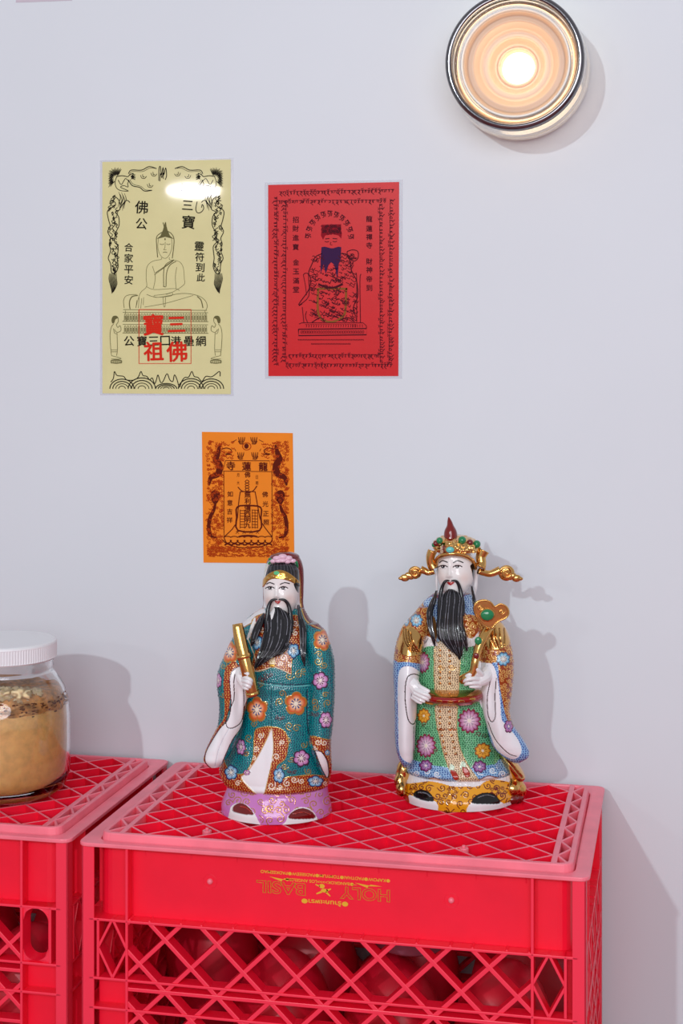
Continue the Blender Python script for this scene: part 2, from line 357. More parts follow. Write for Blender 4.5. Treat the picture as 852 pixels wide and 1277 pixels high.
for i in range(11):                      # arc of letters over the head
    t = i/10; an = PI*1.02+t*PI*.97; u, v = 411+27*math.cos(an), 296+30*math.sin(an)
    tx, ty = -math.sin(an), math.cos(an); nx, ny = math.cos(an), math.sin(an)
    q = lambda p, c: (u+tx*p+nx*c, v+ty*p+ny*c)
    b.stroke([q(-3, 3), q(3, 2.6)], 1.1, 1); b.stroke([q(-1.5, 3), q(-2.5, 0), q(0, -1), q(1, 1.5), q(2.5, -.5), q(1.5, -3.5)], .9, 3); b.stroke([q(0, 3), q(.5, -2), q(-2, -4)], .8, 3)
b.build('printed_lettering', M_inkr, rr_, .0009)
k4 = 7.51
b = Ink(k4, 365, 255)
b.fill([(275,190),(455,185),(452,235),(462,270),(455,320),(430,290),(370,278),(305,290),(285,330),(265,290)])
b.build('printed_cap', M_inkr2, rr_, .0008)
c = Ink(k4, 365, 255)
for i in range(60):
    x = rg.uniform(275, 450); y = rg.uniform(195, 275); c.spiral((x, y), 14, 1, .6, rg.random()*6)
c.stroke([(300,345),(320,352),(340,345)], .8); c.stroke([(375,345),(400,350),(415,342)], .8); c.stroke([(305,322),(345,318)], 1); c.stroke([(375,318),(418,322)], 1); c.stroke([(360,350),(352,375),(372,378)], .6)
for k in range(270):                     # robe folds and ornaments
    t = rg.random(); x = 165+rg.random()*430; y = 470+rg.random()*620
    hw = 110+ (y-470)*.2
    if abs(x-372) > min(hw*1.5, 235): continue
    s = rg.uniform(12, 30); c.stroke([(x-s, y-s*.4), (x, y+rg.uniform(-14, 14)), (x+s*.6, y+s*.3), (x+s*.9, y-s*.5)], .75)
for pts, wd in (([(275,460),(215,490),(180,560),(150,640),(170,700),(150,800),(80,900),(55,940)], 1.1), ([(460,455),(520,480),(540,560),(560,640),(600,720),(610,860),(570,960),(590,1050)], 1.1), ([(100,660),(115,645),(145,650),(150,700),(150,860),(60,945),(90,930)], .9), ([(100,660),(120,760),(130,850)], .7),
    ([(590,640),(600,700),(600,1100)], .9), ([(640,650),(630,720),(635,1105)], .9), ([(90,960),(105,1105)], .8), ([(130,1000),(120,1050),(140,1105)], .8), ([(240,745),(300,770),(380,780),(470,745)], 2.5), ([(510,440),(560,425),(610,440),(612,500),(575,530),(520,500),(510,440)], 1.0), ([(180,1105),(260,1060),(300,1100)], 1.2), ([(430,1090),(520,1060),(580,1100)], 1.2)): c.stroke(pts, wd)
for i in range(10): c.spiral((560+rg.uniform(-35, 35), 475+rg.uniform(-35, 35)), 14, 1, .7, i)
c.stroke([(60,1120),(85,1108),(660,1108),(690,1135),(692,1160)], .8, 1); c.stroke([(55,1168),(692,1162),(692,1220),(55,1228),(55,1168)], 1.3, 1)
for i in range(26): x = 78+i*23; c.stroke([(x, 1185), (x+14, 1183), (x+14, 1205), (x, 1207), (x, 1185)], .6, 1); c.stroke([(x+40 if x < 560 else x, 1125), (x+55 if x < 560 else x, 1122), (x+50 if x < 560 else x, 1150)], .6, 1)
for i in range(40):
    x = 50+i*15.5; c.stroke([(x, 1270), (x+5, 1262), (x+10, 1274)], .6, 2)
    if 7 < i < 32: c.stroke([(x, 1310), (x+5, 1300), (x+10, 1312)], .6, 2)
c.build('printed_deity', M_inkr, rr_, .0009)
c = Ink(k4, 365, 255)
c.fill([(270,400),(300,395),(360,410),(380,410),(430,395),(455,400),(450,520),(430,560),(425,640),(415,690),(400,600),(385,560),(360,540),(335,570),(310,650),(290,560),(262,650),(262,520)])
c.build('printed_beard', M_violet, rr_, .0010)
c = Ink(k4, 365, 255); c.stroke([(240,800),(250,790),(490,790),(500,810),(495,980),(470,1050),(370,1100),(270,1070),(235,980),(240,800)], 2.6, 3)
c.build('printed_apron_border', M_oliveg, rr_, .0010)

# --- orange talisman
og = paper('paper_talisman', [(252, 538.5), (365.3, 540), (367.3, 702.5), (254, 701.5)], (244, 138, 30), 'small orange paper talisman with twin dragons and temple plaque', 0, .15, .0)
K5 = 852/140
def ora(sgn, ink, ink2, ox=0):
    X = lambda x: x if sgn > 0 else 840-x
    T = lambda P: [(X(x), y) for x, y in P]
    rg = random.Random(5 if sgn > 0 else 9)
    for P, w0 in (([(210,150),(195,210),(180,260),(205,310),(195,370),(140,400),(125,460)], 8.5), ([(180,560),(165,640),(135,700),(125,780),(140,840),(185,855)], 4.8)):
        ink.stroke(T(P), w0, 5, taper=True)
    ink.fill(T([(140,520),(165,495),(200,505),(212,540),(190,590),(165,600),(145,570)]), 3)
    for _ in range(330):
        x = rg.uniform(112, 232); y = rg.uniform(125, 990)
        if rg.random() < .5: ink2.spiral((X(x), y), rg.uniform(8, 15), 1.1, .75, rg.random()*6, rg.choice((-1, 1)))
        else: ink2.stroke(T([(x-10, y-6), (x, y+5), (x+8, y-5), (x+14, y+8)]), .75, 3)
    for _ in range(26):
        x = rg.uniform(215, 310); y = rg.uniform(125, 255)
        ink2.stroke(T([(x-12, y-5), (x, y+6), (x+10, y-4)]), .9, 3)
    ink.stroke(T([(220,185),(260,175),(295,190),(285,215),(250,220),(300,225)]), 1.2); ink.stroke(T([(300,130),(335,112)]), .7, 1); ink.stroke(T([(320,180),(330,200)]), .7, 1)
    for (x, y) in ((368, 230), (375, 115)):
        for d in (-20, -7, 6, 18): ink.stroke(T([(x+d*.4, y+22), (x+d, y), (x+d*1.25, y-24)]), 1.1, 3, taper=True)
        ink.stroke(T([(x-25, y+5), (x-12, y+28), (x+15, y+26)]), 1.2)
ink = Ink(K5, 240, 530); ink2 = Ink(K5, 240, 530); ora(1, ink, ink2); ora(-1, ink, ink2)
ink.ell((410, 160), 17, 20); ink2.ell((412, 162), 32, 28, 1.0)
for i in range(420):                     # dense wave band along the foot
    x = R_.uniform(118, 735); y = R_.uniform(925, 1003); ink2.stroke([(x-8, y), (x, y-6), (x+8, y+1)], .9, 2)
ink.stroke([(250,270),(232,350),(600,354),(585,272),(250,270)], .8, 1); ink.stroke([(238,350),(240,850)], .8, 1); ink.stroke([(603,354),(606,850)], .8, 1)
ink.stroke([(345,470),(375,500),(420,508),(460,500),(490,462)], 1.2); ink.stroke([(240,850),(330,750),(350,600),(362,515),(375,506),(465,506),(478,520),(500,640),(525,740),(606,850)], 1.1, 3)
for j in range(4): ink.stroke([(400,430+j*20),(415,418+j*20),(430,430+j*20),(415,442+j*20)], .9, 3, True)
for i in range(7):
    x = 265+i*52; ink.ell((x, 872), 30, 24, 1.3, 0, PI); ink.ell((x, 855), 26, 10, 1.1, PI, 2*PI)
    ink.ell((x+4, 915), 22, 14, 2.0, PI, 2*PI, 8)
ink.ell((422, 852), 70, 12, 2.2, PI, 2*PI); ink.stroke([(240,855),(265,900),(330,925),(420,932),(520,922),(590,895),(608,855)], 1.2)
ink.build('printed_dragons', M_inko, og, .0009); ink2.build('printed_clouds', M_inko2, og, .0008)
b = Ink()
for ch, u, v in (('寺', 287.8, 581), ('蓮', 307.5, 581.5), ('龍', 328.3, 581.8)): put(b, ch, u, v, 10.6, .035)
for ch, u, v in (('如', 287, 616), ('意', 286.7, 627), ('吉', 286.5, 638), ('祥', 286.3, 648.5), ('佛', 330.5, 616.5), ('光', 331, 628.5), ('正', 331.6, 640.5), ('照', 332, 651.5)): put(b, ch, u, v, 7, .02)
for ch, u, v in (('月', 296.8, 592.5), ('大', 297, 602), ('日', 320.3, 595), ('明', 320.5, 602.5)): put(b, ch, u, v, 4.6, .0, 0, .7)
put(b, '佛', 308.5, 592, 7, .03)
for k, v in enumerate((617, 625, 633, 640.5, 648, 655)): put(b, '無利彌西明九'[k], 308.8, v, 7.4, .03)
for u in (296, 304.5, 313, 321): put(b, '大', u, 663.5, 4.2, .03)
b.build('printed_lettering', M_inko, og, .0010)
b = Ink(K5, 240, 530)
b.stroke([(340,622),(430,612),(518,625),(520,700),(510,800),(345,800),(336,700)], 2.0, 3, True)
for i in range(7): b.stroke([(360,650+i*21),(395,650+i*21)], .8, 1); b.stroke([(450,645+i*22),(495,647+i*22)], .8, 1)
for x in (362, 396, 455, 475, 495): b.stroke([(x, 642), (x, 785)], .8, 1)
b.build('printed_seal', M_inko, og, .0008)
# a sheet of which the photograph shows only the lower edge
q = paper('paper_sheet', [(19, -130), (89, -132), (90, .5), (20, 3.2)], (206, 196, 208), 'pale mauve paper sheet cut off by the top edge above the yellow talisman', 0, .1)

# ------------------------------------------------------------------ wall lamp
def wlamp(u, v, label):
    c = wall(u, v); M = Matrix.Translation(c)@Matrix.Rotation(PI/2, 4, 'X')      # lathe z -> -y, out of the wall
    root = thing('wall_lamp', c, label, 'lamp')
    G = mat('lamp_glass', (255, 253, 250), .02, Transmission_Weight=1, IOR=1.47)
    D = mat('frosted_glass', (214, 182, 156), .35, Subsurface_Weight=.3, Subsurface_Radius=(.02, .015, .01), Subsurface_Scale=.3)
    Ddisc = mat('brown_glass_ring', (176, 140, 112), .15)
    chrome = mat('dark_chrome', (120, 118, 122), .12, 1)
    lathe('wall_plate', [(.0, .0002), (.070, .0002), (.072, .004), (.070, .008), (.060, .009), (0, .009)], 96, M_white, root, M)
    # thick clear outer glass dish, open at the front
    lathe('outer_glass', [(.056, .0095), (.0735, .0095), (.0755, .020), (.0745, .045), (.0725, .066), (.0715, .074), (.0695, .0775), (.0665, .0765), (.0655, .072), (.066, .066), (.0685, .045), (.0690, .020), (.0675, .0145), (.056, .0135)], 96, G, root, M, closed=True)
    lathe('dark_rim', [(.0660, .0768), (.0690, .0790), (.0718, .0768), (.0722, .0745), (.0728, .0748), (.0726, .0780), (.0692, .0808), (.0655, .0788)], 96, chrome, root, M, closed=True)
    # inner stepped frosted bowl that glows
    lathe('inner_bowl', [(.052, .0135), (.0560, .022), (.0580, .045), (.0575, .062), (.0555, .0655), (.0535, .062), (.0520, .058), (.0500, .0565), (.0470, .060), (.0440, .058), (.0400, .052), (.0345, .048), (.0315, .051), (.0285, .047), (.0250, .041), (.0215, .040), (.0200, .044), (.0185, .040), (.0182, .034), (.0175, .024)], 96, D, root, M)
    lathe('glass_ring', [(.0590, .060), (.0612, .0665), (.0640, .0675), (.0655, .064), (.0640, .058), (.0600, .056)], 96, G, root, M, closed=True)
    lathe('bright_ring', [(.0552, .0640), (.0562, .0672), (.0578, .0672), (.0585, .0640)], 96, mat('white_trim', (235, 232, 228), .2), root, M, closed=True)
    B = mat('bulb_glow', (255, 240, 214), .4); pb = B.node_tree.nodes['Principled BSDF']
    pb.inputs['Emission Color'].default_value = (1, .86, .62, 1); pb.inputs['Emission Strength'].default_value = 1.6
    lathe('bulb', [(.0, .0405), (.010, .0395), (.0165, .036), (.0178, .030), (.017, .024), (0, .023)], 64, B, root, M)
    B2 = mat('glowing_diffuser', (255, 232, 200), .4); pb = B2.node_tree.nodes['Principled BSDF']
    pb.inputs['Emission Color'].default_value = (1, .80, .52, 1); pb.inputs['Emission Strength'].default_value = 1.3
    lathe('diffuser', [(.0580, .0095), (.0655, .0150), (.0672, .020), (.0668, .040), (.0650, .044), (.0625, .040), (.0600, .022), (.0565, .0140)], 96, B2, root, M, closed=True)
    d = bpy.data.lights.new('lamp_light', 'POINT'); d.energy = .06; d.color = (1, .8, .55); d.shadow_soft_size = .012
    o = bpy.data.objects.new('lamp_light', d); COL.objects.link(o); o.location = (0, -.075, 0); o.parent = root
    return root
wlamp(650.5, 92, 'round glass wall lamp with a glowing warm centre at top right')

# ------------------------------------------------------------------ crates
def rrect(x0, y0, x1, y1, r, n=5):
    P = []
    for cx, cy, a in ((x1-r, y0+r, -PI/2), (x1-r, y1-r, 0), (x0+r, y1-r, PI/2), (x0+r, y0+r, PI)):
        P += [(cx+r*math.cos(a+PI/2*i/n), cy+r*math.sin(a+PI/2*i/n)) for i in range(n+1)]
    return P
def clip_line(p, d, x0, y0, x1, y1):
    t0, t1 = -1e9, 1e9
    for a, b, lo, hi in ((p[0], d[0], x0, x1), (p[1], d[1], y0, y1)):
        u, v = (lo-a)/b, (hi-a)/b; u, v = min(u, v), max(u, v); t0 = max(t0, u); t1 = min(t1, v)
    return (t0, t1) if t1-t0 > 1e-4 else None
def strip(p, q, w0):
    p = np.array(p); q = np.array(q); t = (q-p)/np.linalg.norm(q-p); n = np.array((-t[1], t[0]))*w0/2
    return [tuple(p+n), tuple(q+n), tuple(q-n), tuple(p-n)]
def crate(ox, oy, oz, label, ribs, slot=False, W=.483, D=.300):
    root = thing('milk_crate', (ox, oy, FLOORZ), label, 'crate')
    zf = FLOORZ-oz
    XY = lambda x, y, z: (ox+x, oy+y, oz+z)
    def done(m, name, mt, bv=.0006, parent=root):
        m.v = [XY(*v) for v in m.v]; o = m.build(name, mt, parent, bv=bv)
        if mt is M_red:                  # overhead sheen, dust and wear painted on lattice tops; outer faces lighter red
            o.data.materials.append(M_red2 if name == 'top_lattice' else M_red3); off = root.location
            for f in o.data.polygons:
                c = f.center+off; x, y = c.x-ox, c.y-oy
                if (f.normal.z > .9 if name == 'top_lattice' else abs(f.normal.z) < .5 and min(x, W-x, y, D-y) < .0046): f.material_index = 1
        return o
    zr, z1, z2, z3 = ribs
    # flat rim and raised top frame
    X0, X1, Y0, Y1 = .0172, W-.0145, .0105, D-.0235
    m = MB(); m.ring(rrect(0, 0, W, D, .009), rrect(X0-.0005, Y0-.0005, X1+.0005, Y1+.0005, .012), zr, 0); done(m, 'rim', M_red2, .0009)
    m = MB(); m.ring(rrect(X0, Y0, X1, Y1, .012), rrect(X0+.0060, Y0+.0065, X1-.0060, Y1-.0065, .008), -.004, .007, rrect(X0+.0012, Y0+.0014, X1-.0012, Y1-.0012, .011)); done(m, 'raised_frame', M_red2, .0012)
    top = lambda a, b, e: (a, b, e)
    xi0, xi1, yi0, yi1 = X0+.0185, X1-.0155, Y0+.0065, Y1-.0065
    for xb_ in (xi0+.003, xi1-.003):
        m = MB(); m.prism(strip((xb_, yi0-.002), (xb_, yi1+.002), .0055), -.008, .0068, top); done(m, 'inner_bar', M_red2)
    py = (yi1-yi0)/6
    for xa, xb in ((X0+.0055, xi0+.001), (X1-.0055, xi1-.001)):
        m = MB()
        for k in range(12):
            ya = yi0+py/2*k; yb = ya+py/2
            m.prism(strip((xa, ya) if k % 2 == 0 else (xb, ya), (xb, yb) if k % 2 == 0 else (xa, yb), .0026), -.004, .0066, top)
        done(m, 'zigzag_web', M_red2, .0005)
    m = MB(); lx0, lx1 = xi0+.005, xi1-.005; px = (lx1-lx0)/9
    zt = -.014
    for sg in (1, -1):
        for k in range(-18, 30):
            p = (lx0, yi0+py*(k+.5)); r = clip_line(p, (px, sg*py), lx0, yi0-.001, lx1, yi1+.001)
            if r: m.prism(strip((p[0]+px*r[0], p[1]+sg*py*r[0]), (p[0]+px*r[1], p[1]+sg*py*r[1]), .0026), zt+sg*.0001, .0065+sg*.0001, top)
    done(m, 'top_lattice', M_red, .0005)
    for bx, by in ((.116, .042), (.365, .042)):
        m = MB(); m.v = []; c = [(bx+.0045*math.cos(i*PI/6), by+.0045*math.sin(i*PI/6)) for i in range(12)]; m.prism(c, zt, .0062, top)
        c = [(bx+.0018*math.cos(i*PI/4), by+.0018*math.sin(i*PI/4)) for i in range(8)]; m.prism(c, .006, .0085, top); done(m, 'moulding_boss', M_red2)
    # walls
    fo, fi = .003, .0155
    m = MB(); m.ring(rrect(fi, fi, W-fi, D-fi, .014), rrect(fi+.0028, fi+.0028, W-fi-.0028, D-fi-.0028, .012), z1, zr+.001); done(m, 'upper_panel', M_red, .0003)
    for z in (z1, z2, z3, -.213, zf+.0028):
        m = MB(); m.ring(rrect(fo, fo, W-fo, D-fo, .008), rrect(fi+.0026, fi+.0026, W-fi-.0026, D-fi-.0026, .012), z-.0026, z); done(m, 'ledge', M_red, .0007)
    faces = [(W, lambda s, z, d: (s, d, z), 'l'), (W, lambda s, z, d: (W-s, D-d, z), 'l'), (D, lambda s, z, d: (d, D-s, z), 's'), (D, lambda s, z, d: (W-d, s, z), 's')]
    s0, s1, s2 = .0483, .0195, .0510
    for L, tr, kind in faces:
        def bx(sa, sb, za, zb, da, db, nm='upright_rib', bv=.0007):
            m = MB(); m.prism([(sa, za), (sb, za), (sb, zb), (sa, zb)], da, db, tr); done(m, nm, M_red, bv)
        for s in (s0, L-s2): bx(s-.0014, s+.0014, zf+.001, zr, fo, fi+.0028)
        for s in (.0042, L-.0042): bx(s-.0012, s+.0012, zf+.001, zr, fo, fi)
        for s in (s1, L-s1-.002): bx(s-.0014, s+.0014, z2, z1, fo, fi+.0028)
        for a, b_ in ((.0165, s0), (L-s2, L-.0165)):
            bx(a, b_, zf+.001, z2, fi, fi+.0028, 'corner_panel', .0003)
        for a, b_ in ((.0165, s1), (L-s1-.002, L-.0165)): bx(a, b_, z2, z1, fi, fi+.0028, 'corner_panel', .0003)
        for a, b_ in ((s1, s0), (L-s2, L-s1-.002)):
            zm = (z1+z2)/2; cm = (a+b_)/2
            if slot and kind == 'l':
                m = MB(); n = 32; cen = (cm, zm); hw = (b_-a)/2; hz = (z1-z2)/2
                def loop(rx, rz, e):
                    return [tr(cen[0]+rx*math.cos(t), cen[1]+(rz-rx)*(1 if math.sin(t) >= 0 else -1)+rx*math.sin(t), e) for t in [2*PI*(i+.5)/n for i in range(n)]]
                def rect(e):
                    out = []
                    for i in range(n):
                        t = 2*PI*(i+.5)/n; x = math.cos(t); y = math.sin(t); k = min(hw/abs(x), hz/abs(y)); out.append(tr(cen[0]+x*k, cen[1]+y*k, e))
                    return out
                A, Bq, Cq, Dq = rect(fo+.002), loop(hw-.0015, hz-.002, fo), loop(hw-.004, hz-.0045, fi+.001), rect(fi+.001)
                m.v = [v for q in (A, Bq, Cq, Dq) for v in q]
                m.f = [(r*n+i, r*n+(i+1) % n, ((r+1) % 4)*n+(i+1) % n, ((r+1) % 4)*n+i) for r in range(4) for i in range(n)]
                done(m, 'handle_slot', M_red, .0005)
            else:
                m = MB(); Q = [(cm, z1), (b_, zm), (cm, z2), (a, zm)]
                for i in range(4): m.prism(strip(Q[i], Q[(i+1) % 4], .0026), fo+.0005, fi+.0028, tr)
                done(m, 'diamond_web', M_red, .0006)
        m = MB(); x0 = .0862 if kind == 'l' else .0483+.0256; p_ = .0512; hz = .0246; zb = z2-.0096
        for sg in (1, -1):
            for k in range(-8, 18):
                p = (x0+p_*k, zb); r = clip_line(p, (p_/2, sg*hz), s0, zf+.003, L-s2, z1)
                if r: m.prism(strip((p[0]+p_/2*r[0], p[1]+sg*hz*r[0]), (p[0]+p_/2*r[1], p[1]+sg*hz*r[1]), .0041), fo+.0011+sg*.0002, fi+.0027+sg*.0002, tr)
        for z in (zb, zb-2*hz, zb-4*hz):
            if z > zf+.01: m.prism(strip((s0, z), (L-s2, z), .0036), fo+.0006, fi+.0028, tr)
        done(m, 'side_lattice', M_red, .0006)
    for bx_, bz in ((.1272, -.0335), (.3572, -.0341)):   # round moulding marks on the front
        M = Matrix.Translation(XY(bx_, fi, bz))@Matrix.Rotation(PI/2, 4, 'X')
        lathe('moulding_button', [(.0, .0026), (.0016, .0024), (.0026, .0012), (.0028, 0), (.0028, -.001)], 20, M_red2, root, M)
        lathe('moulding_ring', [(.0062, -.0004), (.0064, .0003), (.0068, .0003), (.0070, -.0004)], 32, M_red, root, M, closed=True)
    return root
OX, OY = -.5593, 1.3867
main = crate(OX, OY, 0, 'upside-down red milk crate with upside-down yellow shop lettering, under both figurines', (-.0037, -.0722, -.1281, -.1563))
left = crate(OX-.0095-.483, OY+.004, .0, 'upside-down red milk crate at left with oval hand slot, under the jar', (-.0002-.0036, -.0672, -.1215, -.1495), slot=True)
left.children
# the shop name on the main crate's front, printed the other way up
def crate_print():
    fy = OY+.0155-.0003
    fx = lambda s, z: wall(s, z, OY)
    items = []; outl = []
    lay = Ink()
    def line(txt, uc, vc, wtot, size, bold, hollow=False):
        c = bpy.data.curves.new('t', 'FONT'); c.body = txt; c.size = 1; c.offset = bold; c.align_x = 'CENTER'
        if hollow: c.fill_mode = 'NONE'; c.bevel_depth = .018; c.bevel_resolution = 0; c.offset = .02
        o = bpy.data.objects.new('t', c); COL.objects.link(o); dg = bpy.context.evaluated_depsgraph_get(); dg.update()
        me = bpy.data.meshes.new_from_object(o.evaluated_get(dg))
        V = np.array([v.co[:] for v in me.vertices]); F = [tuple(p.vertices) for p in me.polygons]
        bpy.data.objects.remove(o); bpy.data.curves.remove(c); bpy.data.meshes.remove(me)
        mn, mx = V.min(0), V.max(0); V[:, 0] = (V[:, 0]-(mn[0]+mx[0])/2)*wtot/(mx[0]-mn[0]); V[:, 1] = (V[:, 1]-(mn[1]+mx[1])/2)*size/(mx[1]-mn[1])
        V[:, 2] = V[:, 2]*.004 if hollow else 0
        items.append(([(OX+uc-x, fy-abs(z), vc-y) for x, y, z in V], F))   # turned by half a turn
    line('●KAPOW●PADTHAI●TOMYUM●PADSEEEW●PADKEEMAO', .2385, -.0205, .1235, .0031, .015)
    line('●BANGKOK>>>>LOS ANGELES●', .2335, -.0262, .065, .0030, .012)
    line('HOLY', .2765, -.0345, .0475, .0118, 0, True)
    line('BASIL', .1965, -.0345, .0475, .0118, 0, True)
    line('●ร้านกะเพรา●', .2385, -.0453, .0445, .0050, .02)
    m = MB()
    for V, F in items: m.add(V, F)
    def blob(P):
        b0 = len(m.v); m.add([(OX+x, fy, z) for x, z in P], [tuple(range(len(P)))])
    blob([(.2665+.001*math.cos(t)*3, -.0265+.0002*math.sin(t)) for t in np.linspace(0, 6, 9)])
    for x0 in (.199, .281):              # lightning bolts
        blob([(x0-.014, -.0245), (x0-.002, -.0285), (x0-.001, -.0268), (x0+.012, -.0262), (x0+.001, -.0292+.004), (x0, -.0262)])
    # small running figure between the two words: head, body, legs and tail strokes
    cx, cz = .2378, -.0345
    blob([(cx+.0028*math.cos(t)-.002, cz+.0022*math.sin(t)+.0045) for t in np.linspace(0, 2*PI, 10)[:-1]])
    blob([(cx+.0036*math.cos(t)+.0005, cz+.0018*math.sin(t)+.0005) for t in np.linspace(0, 2*PI, 10)[:-1]])
    for P in ([(.002, .0015), (.0065, .003), (.007, .0022), (.003, 0)], [(-.003, 0), (-.0075, -.0025), (-.007, -.0035), (-.0015, -.0015)], [(.001, -.001), (.0055, -.0045), (.0065, -.004), (.0025, 0)], [(-.004, .005), (-.008, .0062), (-.0082, .0052), (-.004, .0035)]):
        blob([(cx+x, cz+z) for x, z in P])
    o = m.build('printed_shop_name', M_yprint, main, fix=False)
    b = bmesh.new(); b.from_mesh(o.data)
    for f in b.faces:
        if f.normal.y > 0: f.normal_flip()
    b.to_mesh(o.data); b.free()
crate_print()

# ------------------------------------------------------------------ goods inside the crates
M_bun = mat('red_wrap', (196, 8, 40), .42, bump=.6, bscale=30, vary=.1)
def bundle(x, y, z, r, label, seed):
    m = MB(); m.ball((x, y, z), (r, r*.95, .080), 28, 20)
    rg = random.Random(seed); C = [Vector((rg.gauss(0, 1), rg.gauss(0, 1), rg.gauss(0, 1))).normalized() for _ in range(7)]
    c = Vector((x, y, z)); out = []
    for v in m.v:
        d = (Vector(v)-c); n = d.normalized(); k = 1+.10*sum(max(0, n.dot(q))**8 for q in C)-.06
        out.append(tuple(c+d*k))
    m.v = out; o = m.build('wrapped_bundle', M_bun, None, True); tag(o, label, 'bundle', 'red wrapped bundles packed inside the crates'); return o
for cx0, xs, nm in ((OX, (.075, .183, .291, .399), ('leftmost', 'left of the middle', 'right of the middle', 'rightmost')), (OX-.4925, (.291, .405), ('left of two', 'right of two'))):
    for x, w_ in zip(xs, nm):
        for y, q_ in ((.085, 'front'), (.205, 'back')):
            if x < .08 and y < .1: continue
            bundle(cx0+x, OY+y, FLOORZ+.0855, .0515, 'glossy red wrapped bundle in the %s row of the %s crate, %s' % (q_, 'lettered' if cx0 == OX else 'slotted', w_), int(x*1000)+int(y*100))
tub = mat('smoky_tub', (150, 92, 112), .35)
m = MB(); zb_ = FLOORZ+.1675
pr = [(.0, zb_), (.030, zb_), (.036, zb_+.004), (.040, zb_+.036), (.0425, zb_+.040), (.0425, zb_+.043), (.039, zb_+.0435), (.0, zb_+.0435)]
o = lathe('plastic_tub', pr, 40, tub, None, Matrix.Translation((OX+.305, OY+.105, 0))); tag(o, 'smoky grey plastic tub inside the lettered crate behind the lattice', 'tub')

